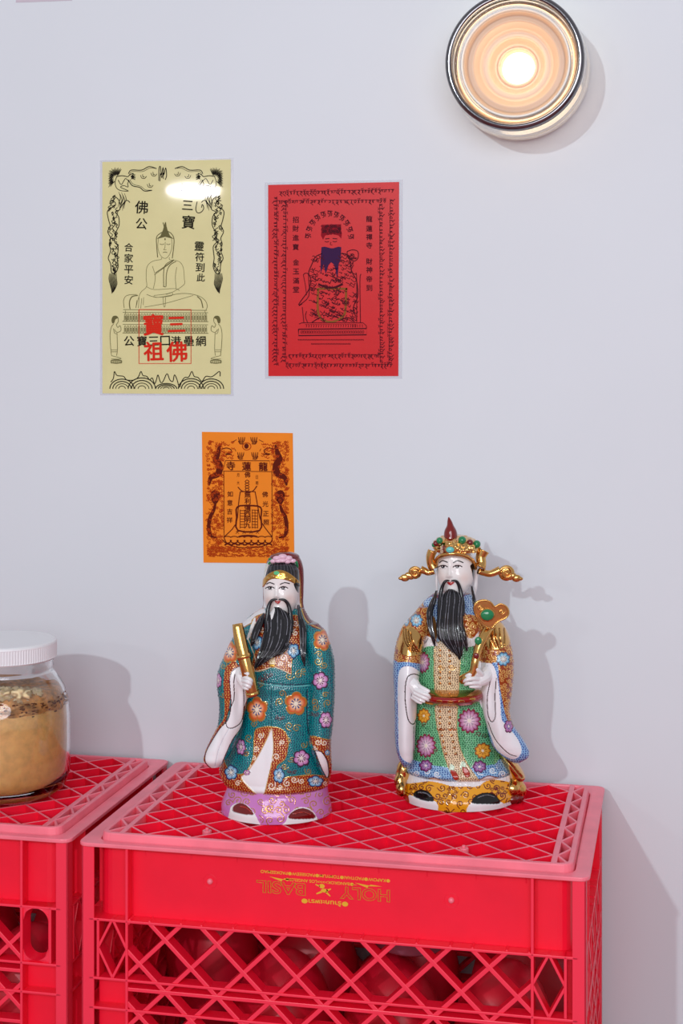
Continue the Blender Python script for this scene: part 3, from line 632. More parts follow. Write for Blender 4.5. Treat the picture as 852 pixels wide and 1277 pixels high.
# ------------------------------------------------------------------ jar
def jar():
    c = pt(5, 960, 1.617); c.z = .0068
    root = thing('storage_jar', c, 'glass jar of brown fermented paste with a white ribbed screw lid', 'jar')
    T = Matrix.Translation((c.x, c.y, 0)); b = .0068
    prof_o = [(0, b+.003), (.040, b+.003), (.046, b), (.054, b+.001), (.0635, b+.008), (.0682, b+.022), (.0690, b+.05), (.0688, b+.078), (.0672, b+.095), (.0625, b+.110), (.0555, b+.121), (.0512, b+.127), (.0500, b+.131), (.0515, b+.133), (.0500, b+.136), (.0513, b+.139), (.0500, b+.142), (.0500, b+.156)]
    prof_i = [(r-.0032 if r > .01 else r, z+.0035 if z < b+.03 else z) for r, z in prof_o[::-1]]
    prof_i[-1] = (0, b+.0075); prof_i = [p for p in prof_i if p[1] >= b+.0055 or p[0] < .001]
    lathe('glass_body', prof_o+prof_i, 96, M_glass, root, T)
    # lid
    seg = 240; z0, z1 = b+.141, b+.160
    m = MB(); P = []
    for z, r, k in ((z0, .0505, 0), (z0, .0530, 0), (z0+.0015, .0545, 0), (z0+.0022, .0545, 1), (z1-.0035, .0545, 1), (z1-.0028, .0545, 0), (z1-.001, .0538, 0), (z1, .0520, 0), (z1, .030, 0), (z1, .001, 0)):
        for i in range(seg):
            rr = r-(.0007 if (k and i % 2) else 0); a = 2*PI*i/seg; P.append((c.x+rr*math.cos(a), c.y+rr*math.sin(a), z))
    m.v = P; m.f = [(j*seg+i, j*seg+(i+1) % seg, (j+1)*seg+(i+1) % seg, (j+1)*seg+i) for j in range(9) for i in range(seg)]; m.f.append(tuple(range(9*seg, 10*seg)))
    m.build('screw_lid', M_white, root, smooth=False)
    # paste
    pm = mat('brown_paste', (254, 196, 116), .45, bump=1.0, bscale=260, vary=.13, vscale=120, Subsurface_Weight=.2, Subsurface_Radius=(.01, .005, .002), Subsurface_Scale=.5)
    nz = lambda a, z, s: math.sin(a*s+z*300)+math.sin(a*s*2.3-z*210+1.3)+math.sin(a*s*.7+2)
    ztop = b+.094
    m = MB(); seg = 160; prof = [(.001, b+.009), (.046, b+.0080), (.0545, b+.0098), (.0592, b+.0125), (.0640, b+.0250), (.0652, b+.05), (.0650, b+.075), (.0637, ztop-.002), (.060, ztop+.002), (.03, ztop+.001), (.001, ztop)]
    for r, z in prof:
        for i in range(seg):
            a = 2*PI*i/seg; dz = .0013*nz(a, 0, 5) if z > ztop-.006 else 0; m.v.append((c.x+r*math.cos(a), c.y+r*math.sin(a), z+dz))
    m.f = [(j*seg+i, j*seg+(i+1) % seg, (j+1)*seg+(i+1) % seg, (j+1)*seg+i) for j in range(len(prof)-1) for i in range(seg)]
    m.build('paste', pm, root, smooth=True)
    # crumbly dark crust and pale froth
    fm = mat('brown_froth', (214, 152, 84), .5, bump=1.0, bscale=160, vary=.45, vscale=140)
    m = MB(); rows = 16
    from mathutils import noise
    for j in range(rows+1):
        for i in range(seg):
            a = 2*PI*i/seg; t = j/rows; z = ztop-.003+t*.020
            R0 = .0645 if t < .35 else .0645-(t-.35)*.010; n = noise.noise(Vector((math.cos(a)*9, math.sin(a)*9, z*260)))
            r = R0-.0030*abs(n)-(.002 if j == 0 else 0); zz = z+.0035*noise.noise(Vector((math.cos(a)*4, math.sin(a)*4, 3.1)))
            m.v.append((c.x+r*math.cos(a), c.y+r*math.sin(a), zz))
    nn = len(m.v)
    for r in (.048, .03, .012):
        for i in range(seg):
            a = 2*PI*i/seg; m.v.append((c.x+r*math.cos(a), c.y+r*math.sin(a), ztop+.0175+.005*noise.noise(Vector((math.cos(a)*r*90, math.sin(a)*r*90, 1)))))
    m.f = [(j*seg+i, j*seg+(i+1) % seg, (j+1)*seg+(i+1) % seg, (j+1)*seg+i) for j in range(rows+3) for i in range(seg)]; m.f.append(tuple(range((rows+3)*seg, (rows+4)*seg)))
    m.build('crust', fm, root, smooth=True)
    dm = mat('dark_crust', (122, 66, 26), .6, bump=.8, bscale=120)
    m = MB(); rg = random.Random(2)
    for i in range(260):
        a = rg.uniform(-PI, PI); z = ztop+rg.gauss(.005, .0035)+.0035*noise.noise(Vector((math.cos(a)*4, math.sin(a)*4, 3.1))); r = .0636; p = Vector((c.x+r*math.cos(a), c.y+r*math.sin(a), z)); tdir = Matrix.Rotation(a, 3, 'Z')
        m.ball(p, (.0010, rg.uniform(.0008, .0032), rg.uniform(.0004, .0010)), 8, 5, tdir)
    o = m.build('dark_flecks', dm, root, smooth=True); o['kind'] = 'stuff'
    im = mat('pale_foam_lump', (242, 214, 168), .2, bump=1.0, bscale=90, Subsurface_Weight=.5, Subsurface_Radius=(.01, .008, .005), Subsurface_Scale=.5)
    for i, (a, r, z, s) in enumerate([(-1.45, .046, .0165, .010), (-1.15, .048, .0185, .0115), (-.85, .050, .0170, .0125), (-.5, .050, .0150, .009)]):
        m = MB(); p = Vector((c.x+r*math.cos(a), c.y+r*math.sin(a), ztop+z)); m.ball(p, (s, s, s*.62), 36, 22)
        m.v = [tuple(p+(Vector(v)-p)*(1+.5*noise.noise(Vector(v)*330+Vector((i, 0, 0)))+.2*noise.noise(Vector(v)*900))) for v in m.v]
        m.build('foam_lump', im, root, smooth=True)
jar()

# ------------------------------------------------------------------ painted porcelain
class Paint:                             # enamel colours laid on the vertices of a finely divided surface
    def __init__(s, X, Y):
        n = len(X); s.X, s.Y = X, Y; s.c = np.zeros((n, 3)); s.m = np.zeros(n); s.h = np.zeros(n); s.all = np.ones(n, bool)
    def set(s, k, col, metal=0, h=None):
        s.c[k] = col; s.m[k] = metal
        if h is not None: s.h[k] = h
    def box(s, x0, y0, x1, y1): return np.nonzero((s.X > x0) & (s.X < x1) & (s.Y > y0) & (s.Y < y1))[0]
    def inside(s, pts, n=4):
        P = np.array(smooth(pts, n, True) if n > 1 else pts, float)
        I = s.box(P[:, 0].min(), P[:, 1].min(), P[:, 0].max(), P[:, 1].max()); x, y = s.X[I], s.Y[I]; r = np.zeros(len(I), bool)
        for (x0, y0), (x1, y1) in zip(P, np.roll(P, -1, 0)):
            if y0 != y1: r ^= ((y0 > y) != (y1 > y)) & (x < (x1-x0)*(y-y0)/(y1-y0)+x0)
        return I[r]
    def poly(s, pts, col, metal=0, h=None, n=4, edge=None):
        I = s.inside(pts, n); s.set(I, col, metal, h)
        if edge: s.line(list(pts)+[pts[0]], edge[0], edge[1], edge[2] if len(edge) > 2 else 0)
        return I
    def line(s, pts, wd, col, metal=0, h=.12, n=4, keep=None):
        P = np.array(smooth(pts, n)) if n > 1 else np.array(pts, float)
        I = s.box(P[:, 0].min()-wd, P[:, 1].min()-wd, P[:, 0].max()+wd, P[:, 1].max()+wd)
        if keep is not None: I = I[keep[I]]
        if not len(I): return
        x, y = s.X[I], s.Y[I]; d = np.full(len(I), 1e9)
        for (x0, y0), (x1, y1) in zip(P[:-1], P[1:]):
            dx, dy = x1-x0, y1-y0; t = np.clip(((x-x0)*dx+(y-y0)*dy)/(dx*dx+dy*dy+1e-9), 0, 1)
            d = np.minimum(d, (x-x0-t*dx)**2+(y-y0-t*dy)**2)
        s.set(I[d < (wd/2)**2], col, metal, h)
    def ell(s, cx, cy, rx, ry, col, metal=0, h=None):
        I = s.box(cx-rx, cy-ry, cx+rx, cy+ry); s.set(I[((s.X[I]-cx)/rx)**2+((s.Y[I]-cy)/ry)**2 < 1], col, metal, h)
    def mask(s, I): k = np.zeros(len(s.X), bool); k[I] = True; return k
    def dots(s, I, sp, r, col, metal=0, h=.25):
        x, y = s.X[I], s.Y[I]; j = np.round(y/(sp*.8)); xo = (j % 2)*sp*.5; i = np.round((x-xo)/sp)
        jx = np.sin(i*12.9+j*78.2)*sp*.16; jy = np.sin(i*39.3+j*11.1)*sp*.13
        d = (x-xo-i*sp-jx)**2+(y-j*sp*.8-jy)**2; s.set(I[d < r*r], col, metal, h)
    def curl(s, cx, cy, r, col, wd=3, metal=0, a=0, d=1, turns=1.2, keep=None, tail=True):
        P = [(cx+r*(1-t*.8)*math.cos(a+d*turns*2*PI*t), cy+r*(1-t*.8)*math.sin(a+d*turns*2*PI*t)) for t in np.linspace(0, 1, 11)]
        if tail: P = [(P[0][0]-d*math.sin(a)*-r*.9, P[0][1]-d*math.cos(a)*r*.9)]+P
        s.line(P, wd, col, metal, .3, 2, keep)
    def curls(s, I, sp, r, col, wd, metal=0, seed=1):
        if not len(I): return
        k = s.mask(I); rg = random.Random(seed); x0, x1, y0, y1 = s.X[I].min(), s.X[I].max(), s.Y[I].min(), s.Y[I].max()
        y = y0; row = 0
        while y < y1:
            x = x0+(row % 2)*sp/2
            while x < x1:
                s.curl(x+rg.uniform(-.2, .2)*sp, y+rg.uniform(-.2, .2)*sp, r*rg.uniform(.8, 1.15), col, wd, metal, rg.random()*6.3, rg.choice((-1, 1)), keep=k); x += sp
            y += sp*.85; row += 1
    def flower(s, cx, cy, rx, ry, n, outer, inner, edge=(190, 120, 40), core=(60, 70, 130), em=0, rot=.3, line=.1):
        I = s.box(cx-rx*1.2, cy-ry*1.2, cx+rx*1.2, cy+ry*1.2); x, y = (s.X[I]-cx)/rx, (s.Y[I]-cy)/ry
        th = np.arctan2(y, x)+rot; r = np.hypot(x, y); R = .76+.24*np.abs(np.cos(n*th/2))**.7; q = r/R
        k = q < 1; t = np.clip((q[k]-.35)/.5, 0, 1)[:, None]; s.c[I[k]] = np.array(inner)*(1-t)+np.array(outer)*t; s.m[I[k]] = 0; s.h[I[k]] = .35
        k = (q > 1-line*1.3) & (q < 1.06); s.set(I[k], edge, em, .4)
        k = (q < .9) & (np.abs(np.cos(n*th/2)) < .13) & (r > .25); s.set(I[k], edge, em, .2)
        k = (r < .48) & (np.sin(th*9) > .2) & (r > .2); s.set(I[k], core, 0, .5)
        k = r < .16; s.set(I[k], (240, 232, 214), 0, .5)
def glaze(name, rough=.09):
    m = bpy.data.materials.new(name); m.use_nodes = True; nt = m.node_tree; b = nt.nodes['Principled BSDF']
    a = nt.nodes.new('ShaderNodeVertexColor'); a.layer_name = 'Col'
    nt.links.new(a.outputs['Color'], b.inputs['Base Color']); nt.links.new(a.outputs['Alpha'], b.inputs['Metallic'])
    b.inputs['Roughness'].default_value = rough+.05; b.inputs['Coat Weight'].default_value = .35; b.inputs['Coat Roughness'].default_value = .04
    return m
M_gl = glaze('painted_porcelain')
M_gold = mat('gilt_porcelain', (226, 176, 104), .16, 1, bump=.15, bscale=150)
M_hair = mat('black_enamel', (24, 22, 28), .22)
M_skin = mat('white_porcelain', (238, 236, 238), .14, Coat_Weight=.3)
M_green = mat('green_enamel', (22, 128, 78), .12, Coat_Weight=.5); M_maroon = mat('maroon_enamel', (116, 22, 22), .15, Coat_Weight=.5)
M_turq = mat('turquoise_enamel', (96, 196, 190), .15, Coat_Weight=.5); M_petal = mat('pink_enamel', (228, 186, 206), .2, Coat_Weight=.4)

def interp(rows, n):
    A = np.array([tuple(r)+(0,)*(6-len(r)) for r in rows], float); y = A[:, 0]; Y = np.linspace(y[0], y[-1], n)
    d = np.gradient(A, y, axis=0); k = np.clip(np.searchsorted(y, Y, 'right')-1, 0, len(y)-2)
    h = (y[k+1]-y[k]); t = ((Y-y[k])/h)[:, None]; h = h[:, None]
    B = (2*t**3-3*t**2+1)*A[k]+(t**3-2*t**2+t)*h*d[k]+(-2*t**3+3*t**2)*A[k+1]+(t**3-t**2)*h*d[k+1]; B[:, 0] = Y
    return B
class Fig:                               # a figurine: closed lofts measured in a zoomed drawing (k, ox, oy) about depth dc
    def __init__(s, k, ox, oy, dc, root): s.k, s.ox, s.oy, s.dc, s.root = k, ox, oy, dc, root
    def P(s, x, y, toward=0): return pt(x/s.k+s.ox, y/s.k+s.oy, s.dc-toward/1000)
    def loft(s, name, rows, paint=None, base=(235, 235, 238), res=1.7, e=1.0, bumps=(), mt=None, parent=None, minv=10):
        k = s.k; hpx = (rows[-1][0]-rows[0][0])/k; wpx = max(r[2]-r[1] for r in rows)/k
        nv = max(minv, int(hpx*res)); nt = max(14, int(wpx*res*1.45)); nb = max(8, min(22, nt//3))
        B = interp(rows, nv); Y, xl, xr, df, db, dd = B.T
        dc = s.dc-dd/1000
        latl = (xl/k+s.ox-CX)/FPX*dc; latr = (xr/k+s.ox-CX)/FPX*dc; z = CAMH-(Y/k+s.oy-HZ)/FPX*dc
        th = np.linspace(-PI/2, PI/2, nt+1); ph = np.linspace(PI/2, 3*PI/2, nb+1)[1:-1]; T = np.concatenate([th, ph])
        sn, cs = np.sin(T), np.cos(T); front = np.abs(cs)**e*np.sign(cs)
        lc, hw = (latl+latr)/2, np.maximum((latr-latl)/2, 1e-5)
        lat = lc[:, None]+hw[:, None]*sn[None]; D = np.where(front[None] > 0, df[:, None], db[:, None])/1000
        dep = dc[:, None]-D*front[None]; Z = np.repeat(z[:, None], len(T), 1)
        nl = sn[None]*np.maximum(D, 1e-4); nd = -cs[None]*hw[:, None]; q = np.hypot(nl, nd)+1e-9; nl, nd = nl/q, nd/q
        proj = lambda: (((CX+FPX*lat/dep)-s.ox)*k, ((HZ+FPX*(CAMH-Z)/dep)-s.oy)*k)
        X_, Y_ = proj(); isf = (front[None] > .02)
        for (cx, cy, sx, sy, amp) in bumps:
            dep = dep-isf*amp/1000*np.exp(-((X_-cx)/sx)**2-((Y_-cy)/sy)**2)
        if bumps: X_, Y_ = proj()
        Pn = Paint(X_.ravel(), Y_.ravel()); Pn.c[:] = base; Pn.t = np.repeat(np.linspace(0, 1, nv), len(T))
        if paint: paint(Pn)
        h = Pn.h.reshape(lat.shape)/1000; lat = lat+nl*h; dep = dep+nd*h
        x = lat*CW+dep*SW_; y = -lat*SW_+dep*CW; off = s.root.location
        V = np.stack([x-off[0], y-off[1], Z-off[2]], -1).reshape(-1, 3); M = len(T); N = nv
        i, j = np.meshgrid(np.arange(N-1), np.arange(M), indexing='ij'); jn = (j+1) % M
        F = np.stack([i*M+j, (i+1)*M+j, (i+1)*M+jn, i*M+jn], -1).reshape(-1, 4)
        me = bpy.data.meshes.new(name); nf = len(F)+2; ring = np.arange(M)
        me.vertices.add(len(V)); me.vertices.foreach_set('co', V.ravel())
        loops = np.concatenate([F.ravel(), ring, (N-1)*M+ring[::-1]]); me.loops.add(len(loops)); me.loops.foreach_set('vertex_index', loops)
        ls = np.concatenate([np.arange(len(F))*4, [len(F)*4, len(F)*4+M]]); me.polygons.add(nf); me.polygons.foreach_set('loop_start', ls)
        me.polygons.foreach_set('loop_total', np.concatenate([np.full(len(F), 4), [M, M]])); me.update(calc_edges=True); me.validate()
        me.polygons.foreach_set('use_smooth', [True]*len(me.polygons))
        at = me.color_attributes.new('Col', 'FLOAT_COLOR', 'POINT'); at.data.foreach_set('color', np.concatenate([lin(np.clip(Pn.c, 0, 255)), Pn.m[:, None]], 1).ravel())
        return link(name, me, mt or M_gl, parent or s.root)
    def tube(s, name, pts, r, m, seg=12, n=5, parent=None):      # pts (x, y, toward mm); r mm per point or one
        A = np.array(smooth([tuple(p) for p in pts], n)); R = np.interp(np.linspace(0, 1, len(A)), np.linspace(0, 1, len(pts)), r if hasattr(r, '__len__') else [r]*len(pts))/1000
        b = MB(); b.tube([s.P(*p) for p in A], list(R), seg); return b.build(name, m, parent or s.root, True)
    def balls(s, name, L, m, parent=None, remesh=0):               # (x, y, toward, rx, ry, rz mm)
        b = MB(); ax = Matrix(((CW, SW_, 0), (-SW_, CW, 0), (0, 0, 1)))
        for x, y, t, rx, ry, rz in L: b.ball(s.P(x, y, t), (rx/1000, ry/1000, rz/1000), 22, 14, ax)
        o = b.build(name, m, parent or s.root, True)
        if remesh: r = o.modifiers.new('r', 'REMESH'); r.mode = 'VOXEL'; r.voxel_size = remesh/1000; r.use_smooth_shade = True; q = o.modifiers.new('s', 'SMOOTH'); q.iterations = 3
        return o
    def hand(s, name, palm, fingers, thumb, m=None):                # palm capsule chain; finger chains with radii in mm
        b = MB()
        for ch, r in [palm]+fingers+[thumb]:
            A = smooth([tuple(p) for p in ch], 4); R = np.interp(np.linspace(0, 1, len(A)), np.linspace(0, 1, len(r)), r)/1000
            b.tube([s.P(*p) for p in A], list(R), 12)
            for p, q in ((ch[0], r[0]), (ch[-1], r[-1])): b.ball(s.P(*p), q/1000, 14, 10)
        o = b.build(name, m or M_skin, s.root, True)
        r = o.modifiers.new('r', 'REMESH'); r.mode = 'VOXEL'; r.voxel_size = .00032; r.use_smooth_shade = True; q = o.modifiers.new('s', 'SMOOTH'); q.iterations = 4
        return o

ORG = ((206, 74, 22), (250, 222, 190)); PNK = ((196, 120, 186), (238, 212, 232)); BLU = ((96, 168, 214), (226, 238, 246))
# ------------------------------------------------------------------ figurine in turquoise
r1 = thing('porcelain_figurine', pt(345, 1009.9, 1.555), 'porcelain robed figurine in turquoise flowered robe holding a gold tablet, on red crate', 'figurine')
r1.location.z = .0068
A1 = Fig(3.359, 230, 670, 1.555, r1)
def robe1(P):
    P.set(P.all, (10, 132, 136)); P.dots(np.nonzero(P.all)[0], 10.5, 2.7, (8, 40, 84), 0, .3)
    g = (196, 158, 70)
    kp = P.mask(P.box(0, 380, 739, 1000))
    for x, y, r, a, d in [(560,520,14,0,1),(585,535,11,2,-1),(565,490,11,4,1),(545,690,12,1,-1),(600,695,12,3,1),(590,660,9,5,-1),(550,715,10,0,1),(440,580,13,1,1),(480,575,12,4,-1),(410,655,12,0,-1),(400,690,13,3,1),(440,790,13,2,1),(470,800,12,5,-1),(430,850,12,1,-1),(270,840,12,2,1),(260,905,11,4,-1),(500,870,11,0,1),(420,960,10,1,1),(520,980,11,3,-1),(165,540,10,0,1),(165,660,9,2,-1),(340,700,10,3,1),(320,610,10,1,-1),(500,560,10,2,1),(290,780,11,0,1),(450,930,10,2,-1)]:
        P.curl(x, y, r*1.25, g, 3.2, .7, a, d, keep=kp)
    for x, y in [(350,575),(400,755),(545,740),(450,980),(330,590),(250,900)]:      # little red cloud knots
        for dx in (-14, 0, 14): P.curl(x+dx, y+4*math.cos(dx), 9, (96, 34, 44), 2.6, 0, dx, 1, tail=False, keep=kp)
    P.poly([(505,285),(530,335),(590,380),(560,385),(512,358),(488,300)], (112, 32, 38)); P.line([(490,300),(512,352),(570,384)], 4, (212, 176, 96), .6, .4)
    P.poly([(325,280),(288,322),(240,358),(228,376),(262,372),(300,348),(340,325)], (228, 225, 228)); P.line([(300,348),(255,374),(228,384)], 4, (190, 130, 70), .4, .4)
    P.line([(300,600),(360,612),(450,618),(530,614)], 4, (8, 70, 84), 0, -.5); P.line([(300,607),(360,619),(450,625),(530,620)], 3, (110, 190, 190), 0, .3)
    P.line([(364,625),(364,790)], 3.5, (8, 84, 96), 0, -.5)
    red = (146, 26, 14)
    def panel(pts, curls=(), outline=True):
        I = P.poly(pts, red, 0, .3); P.dots(I, 10.5, 2.5, (232, 178, 84), .2, .5)
        if outline: P.line(list(pts)+[pts[0]], 3, (206, 160, 70), .6, .5)
        k = P.mask(I)
        for x, y, r, a, d in curls: P.curl(x, y, r, (244, 232, 214), 3.6, 0, a, d, keep=k)
    panel([(285,345),(330,320),(400,330),(480,330),(492,390),(480,470),(455,500),(448,540),(446,573),(410,556),(372,542),(335,556),(300,560),(285,520),(300,470),(275,420)],
          [(325,385,14,0,1),(310,360,11,3,-1),(465,360,12,1,1),(465,400,12,4,-1),(415,505,14,0,-1),(405,530,10,3,1),(330,520,12,2,1),(440,535,9,5,1)])
    P.poly([(290,345),(300,340),(290,380),(270,425),(262,420)], (236, 232, 230))
    P.line([(268,430),(285,475),(300,520),(296,560),(340,552),(372,543),(410,556),(446,573)], 4, (228, 216, 190), 0, .6)
    P.poly([(358,500),(376,500),(380,530),(370,548),(356,530)], (230, 204, 150)); P.ell(367, 538, 12, 6, (206, 150, 60), .9, .8)
    # lower opening, hem and white under-robe
    panel([(345,793),(300,805),(292,850),(286,930),(255,985),(215,990),(180,965),(150,900),(120,900),(120,1060),(240,1100),(330,1120),(400,1120),(560,1110),(640,1110),(640,1000),(605,1000),(530,995),(470,1000),(430,1005),(395,1020),(385,960),(420,930),(434,880),(430,830),(400,800)],
          [(320,830,12,0,1),(300,885,13,2,-1),(290,925,11,4,1),(270,955,10,1,-1),(385,920,15,3,1),(365,1040,16,0,1),(400,1045,10,2,-1),(430,1030,15,4,-1),(460,1015,13,1,1),(490,1020,12,3,-1),(205,1000,12,2,1),(225,1030,11,5,-1),(590,1030,10,1,1),(410,860,10,3,1)])
    P.poly([(366,798),(373,860),(370,920),(355,990),(330,1082),(296,1072),(238,1010),(262,985),(300,930),(338,860)], (240, 238, 242), 0, -.6, 4, (3, (214, 176, 110)))
    panel([(526,832),(605,848),(640,850),(640,1010),(600,1012),(575,962),(540,890)], [(560,858,13,0,1),(585,860,12,3,-1),(545,880,9,1,1)])
    P.poly([(546,894),(575,900),(598,935),(606,985),(596,1006),(572,962)], (242, 240, 244), 0, -.8, 4, (4, (60, 20, 20)))
    P.line([(515,640),(516,760),(524,835),(545,900),(560,960)], 5, (6, 60, 76), 0, -.9)
    # flowers
    for x, y, rx, ry in [(305,722,42,52),(467,697,46,48),(578,430,38,44),(192,482,34,46)]: P.flower(x, y, rx, ry, 5, *ORG, edge=(206, 140, 60), em=.5, rot=x*.1)
    for x, y, rx, ry in [(570,600,34,38),(592,765,28,36),(490,925,36,36),(238,878,20,36),(144,600,14,32),(262,985,14,12)]: P.flower(x, y, rx, ry, 6, *PNK, edge=(60, 40, 60), core=(90, 30, 40), rot=y*.1)
    for x, y, rx, ry in [(305,440,24,32),(457,475,26,32),(396,997,24,34),(548,1022,34,24),(197,985,28,32),(598,902,11,12)]: P.flower(x, y, rx, ry, 5, *BLU, edge=(30, 40, 90), core=(30, 20, 40), rot=x*.2)
    # left sleeve lining
def sleeve1(P):
    robe1(P)
    I = P.poly([(175,545),(210,520),(235,560),(200,600),(190,700),(178,760),(150,800),(118,850),(100,905),(100,935),(70,940),(80,880),(120,820),(165,760),(168,680),(165,600)], (150, 38, 18), 0, .3); P.dots(I, 10.5, 2.5, (232, 178, 84), .2, .5)
    P.poly([(200,560),(225,545),(262,560),(285,590),(285,640),(255,700),(240,790),(200,850),(160,940),(148,975),(125,975),(90,945),(90,905),(112,860),(150,800),(182,765),(196,700),(190,600)], (240, 239, 243), 0, .2, 4, (3.5, (70, 24, 24)))
    P.line([(222,545),(208,600),(208,680),(178,745),(176,790),(200,800),(240,770),(250,690),(246,600)], 4, (56, 20, 20), 0, -.4)
    P.line([(188,800),(150,870),(128,960)], 3, (214, 214, 222), 0, -.5)
def base1(P):
    P.set(P.all, (206, 128, 200)); I = np.nonzero(P.all)[0]
    P.curls(P.box(150, 1070, 640, 1215), 46, 16, (206, 150, 62), 3.4, .5, 3)
    for x in (360, 352): P.curl(x, 1135, 16, (206, 150, 40), 3.4, .6, x, 1)
    P.poly([(140,1150),(200,1140),(300,1165),(322,1215),(240,1215),(160,1195)], (206, 128, 200))
    P.poly([(190,1150),(196,1128),(225,1112),(260,1120),(285,1145),(305,1178),(312,1215),(190,1200),(186,1165)], (242, 240, 242), 0, .2)
    P.poly([(200,1148),(205,1126),(232,1114),(262,1126),(290,1162),(240,1160)], (116, 10, 12), 0, -1.6)
    P.line([(232,1128),(258,1134),(276,1150)], 3, (190, 60, 50))  # glossy highlight on the shoe, painted into the enamel colour
    P.poly([(405,1225),(425,1190),(440,1160),(470,1135),(510,1132),(545,1155),(560,1190),(565,1225)], (242, 240, 242), 0, .2)
    P.poly([(438,1178),(452,1152),(490,1136),(530,1146),(552,1176),(495,1182)], (116, 10, 12), 0, -1.6)
    P.line([(460,1160),(500,1152),(530,1162)], 3, (190, 60, 50))  # painted highlight on the other shoe
A1.loft('base', [(1000,195,598,38,32),(1040,182,600,44,37),(1080,166,606,47,39),(1115,155,615,50,41),(1141.7,155,619,50,41)], base1, bumps=[(330,1120,30,90,2.5)])
A1.loft('robe', [(296,325,500,12,14),(318,290,512,18,17),(345,258,530,25,20),(375,232,572,31,24),(430,205,600,36,28),(500,190,618,40,30),(560,190,624,42,31),(620,200,620,42,32),(700,212,616,43,33),(790,205,612,44,34),(860,175,614,46,36),(930,155,612,47,38),(990,150,612,47,38),(1022,166,606,46,37),(1032,174,602,42,34)], robe1,
    bumps=[(400,640,120,14,1.2),(250,900,22,120,1.6),(450,900,26,120,1.5),(330,930,20,110,-1.2)])
A1.loft('right_sleeve', [(362,500,560,6,12,16),(385,496,585,14,16,18),(430,500,606,19,16,21),(500,508,626,23,18,22),(600,520,631,23,18,24),(700,522,628,23,16,26),(800,518,621,23,16,28),(850,516,614,22,16,29),(900,530,614,20,14,29),(960,555,617,14,12,27),(1000,585,612,6,6,23)], robe1, bumps=[(530,560,14,40,-1.2),(545,720,14,40,-1)])
A1.loft('left_sleeve', [(385,225,275,6,10,18),(420,203,292,13,15,22),(500,165,298,19,16,27),(560,141,290,22,18,29),(620,137,280,21,18,31),(700,145,262,19,16,33),(790,138,242,17,14,35),(850,110,218,14,12,37),(900,88,196,12,10,38),(938,84,168,10,9,38),(960,100,148,6,6,36)], sleeve1, bumps=[(225,680,18,90,-3.5),(150,880,14,60,-2)])
def head1(P):
    P.set(P.all, (240, 236, 235)); 
    for x, y in ((352, 268), (440, 262)):
        d = ((P.X-x)/26)**2+((P.Y-y)/26)**2; P.c += (np.array((236, 206, 196))-P.c)*(.55*np.exp(-d))[:, None]
    P.poly([(338,190),(344,150),(360,110),(400,90),(450,100),(480,140),(484,190),(440,160),(400,145),(360,158)], (22, 20, 26), 0, .4)
    for i in range(9): P.line([(350+i*14, 175-28*math.sin((i+1)*.33)), (352+i*13, 140-28*math.sin((i+1)*.33)), (372+i*8, 104)], 1.4, (92, 88, 96), 0, .5)
    P.poly([(328,206),(333,178),(360,150),(400,137),(440,152),(482,190),(482,206),(440,184),(400,174),(360,177),(336,204)], (214, 158, 74), 1, 1.1)
    P.ell(388, 149, 11, 8, (90, 190, 130), 0, 1.6)
    for x, y in ((355, 170), (372, 162), (405, 160), (425, 168), (445, 176)): P.ell(x, y, 5, 5, (236, 190, 110), 1, 1.6)
    P.poly([(458,192),(480,196),(480,232),(468,222)], (26, 24, 28))
    P.line([(345,196),(358,190),(376,196)], 4.6, (30, 26, 30)); P.line([(402,197),(420,190),(440,194)], 4.6, (30, 26, 30))
    for x in (358, 414):
        P.ell(x, 214, 14, 4.6, (246, 244, 246)); P.ell(x, 213, 8.5, 5.6, (6, 5, 8)); P.line([(x-18, 214), (x-6, 207.5), (x+8, 207.5), (x+19, 213)], 4.2, (28, 24, 28)); P.line([(x-12, 220), (x+10, 220)], 1.6, (120, 100, 104))
        P.ell(x-2, 212, 1.8, 1.8, (240, 240, 244))
    P.poly([(378,268),(384,265),(389,268),(394,265),(404,267),(392,280)], (196, 52, 52), 0, .6, 2); P.line([(377,268),(391,271),(405,267)], 1.6, (130, 20, 26))
A1.loft('head', [(96,392,440,5,8,4),(104,368,462,11,14,5),(125,348,476,15,18,6),(160,336,480,18,20,6),(200,331,480,18,20,6),(240,332,478,18,19,6),(275,338,472,17,18,6),(305,350,458,15,16,6),(326,366,440,12,13,6),(350,374,436,9,12,4)], head1, res=2.8,
    bumps=[(386,243,9,12,2.9),(385,222,6,18,1.3),(378,249,5,5,.6),(395,249,5,5,.6),(360,212,13,8,-.8),(414,212,14,8,-.8),(356,250,18,16,.8),(420,250,20,16,.8),(390,272,13,6,.8),(388,300,16,10,1.2),(388,284,10,4,-.4)])
def hood1(P):
    P.set(P.all, (228, 225, 228))
    I = P.poly([(440,60),(480,70),(520,150),(520,300),(640,400),(520,400),(505,340),(484,290),(482,180),(466,120),(446,92)], (112, 32, 38), 0, .2); P.dots(I, 9, 2.2, (150, 70, 60), 0, .2)
    I = P.poly([(340,110),(352,80),(400,60),(450,62),(470,90),(440,96),(400,88),(362,104)], (112, 32, 38))
    P.line([(438,100),(470,128),(484,180),(488,290),(510,345),(560,380)], 4, (212, 176, 96), .6, .6); P.line([(336,180),(346,120),(372,92),(420,88),(456,108)], 5, (214, 228, 214), 0, .6)
    P.line([(331,180),(330,290),(300,330),(245,365)], 3, (150, 120, 118), 0, .4)
A1.loft('hood', [(62,398,444,3,5,0),(68,376,466,9,12,-1),(88,354,484,13,18,-2),(120,340,496,13,22,-5),(170,331,500,12,24,-8),(230,329,499,11,24,-9),(290,329,500,10,24,-8),(322,310,512,13,22,-5),(346,272,532,19,22,-1),(366,246,562,24,24,2),(378,246,570,22,22,2)], hood1)
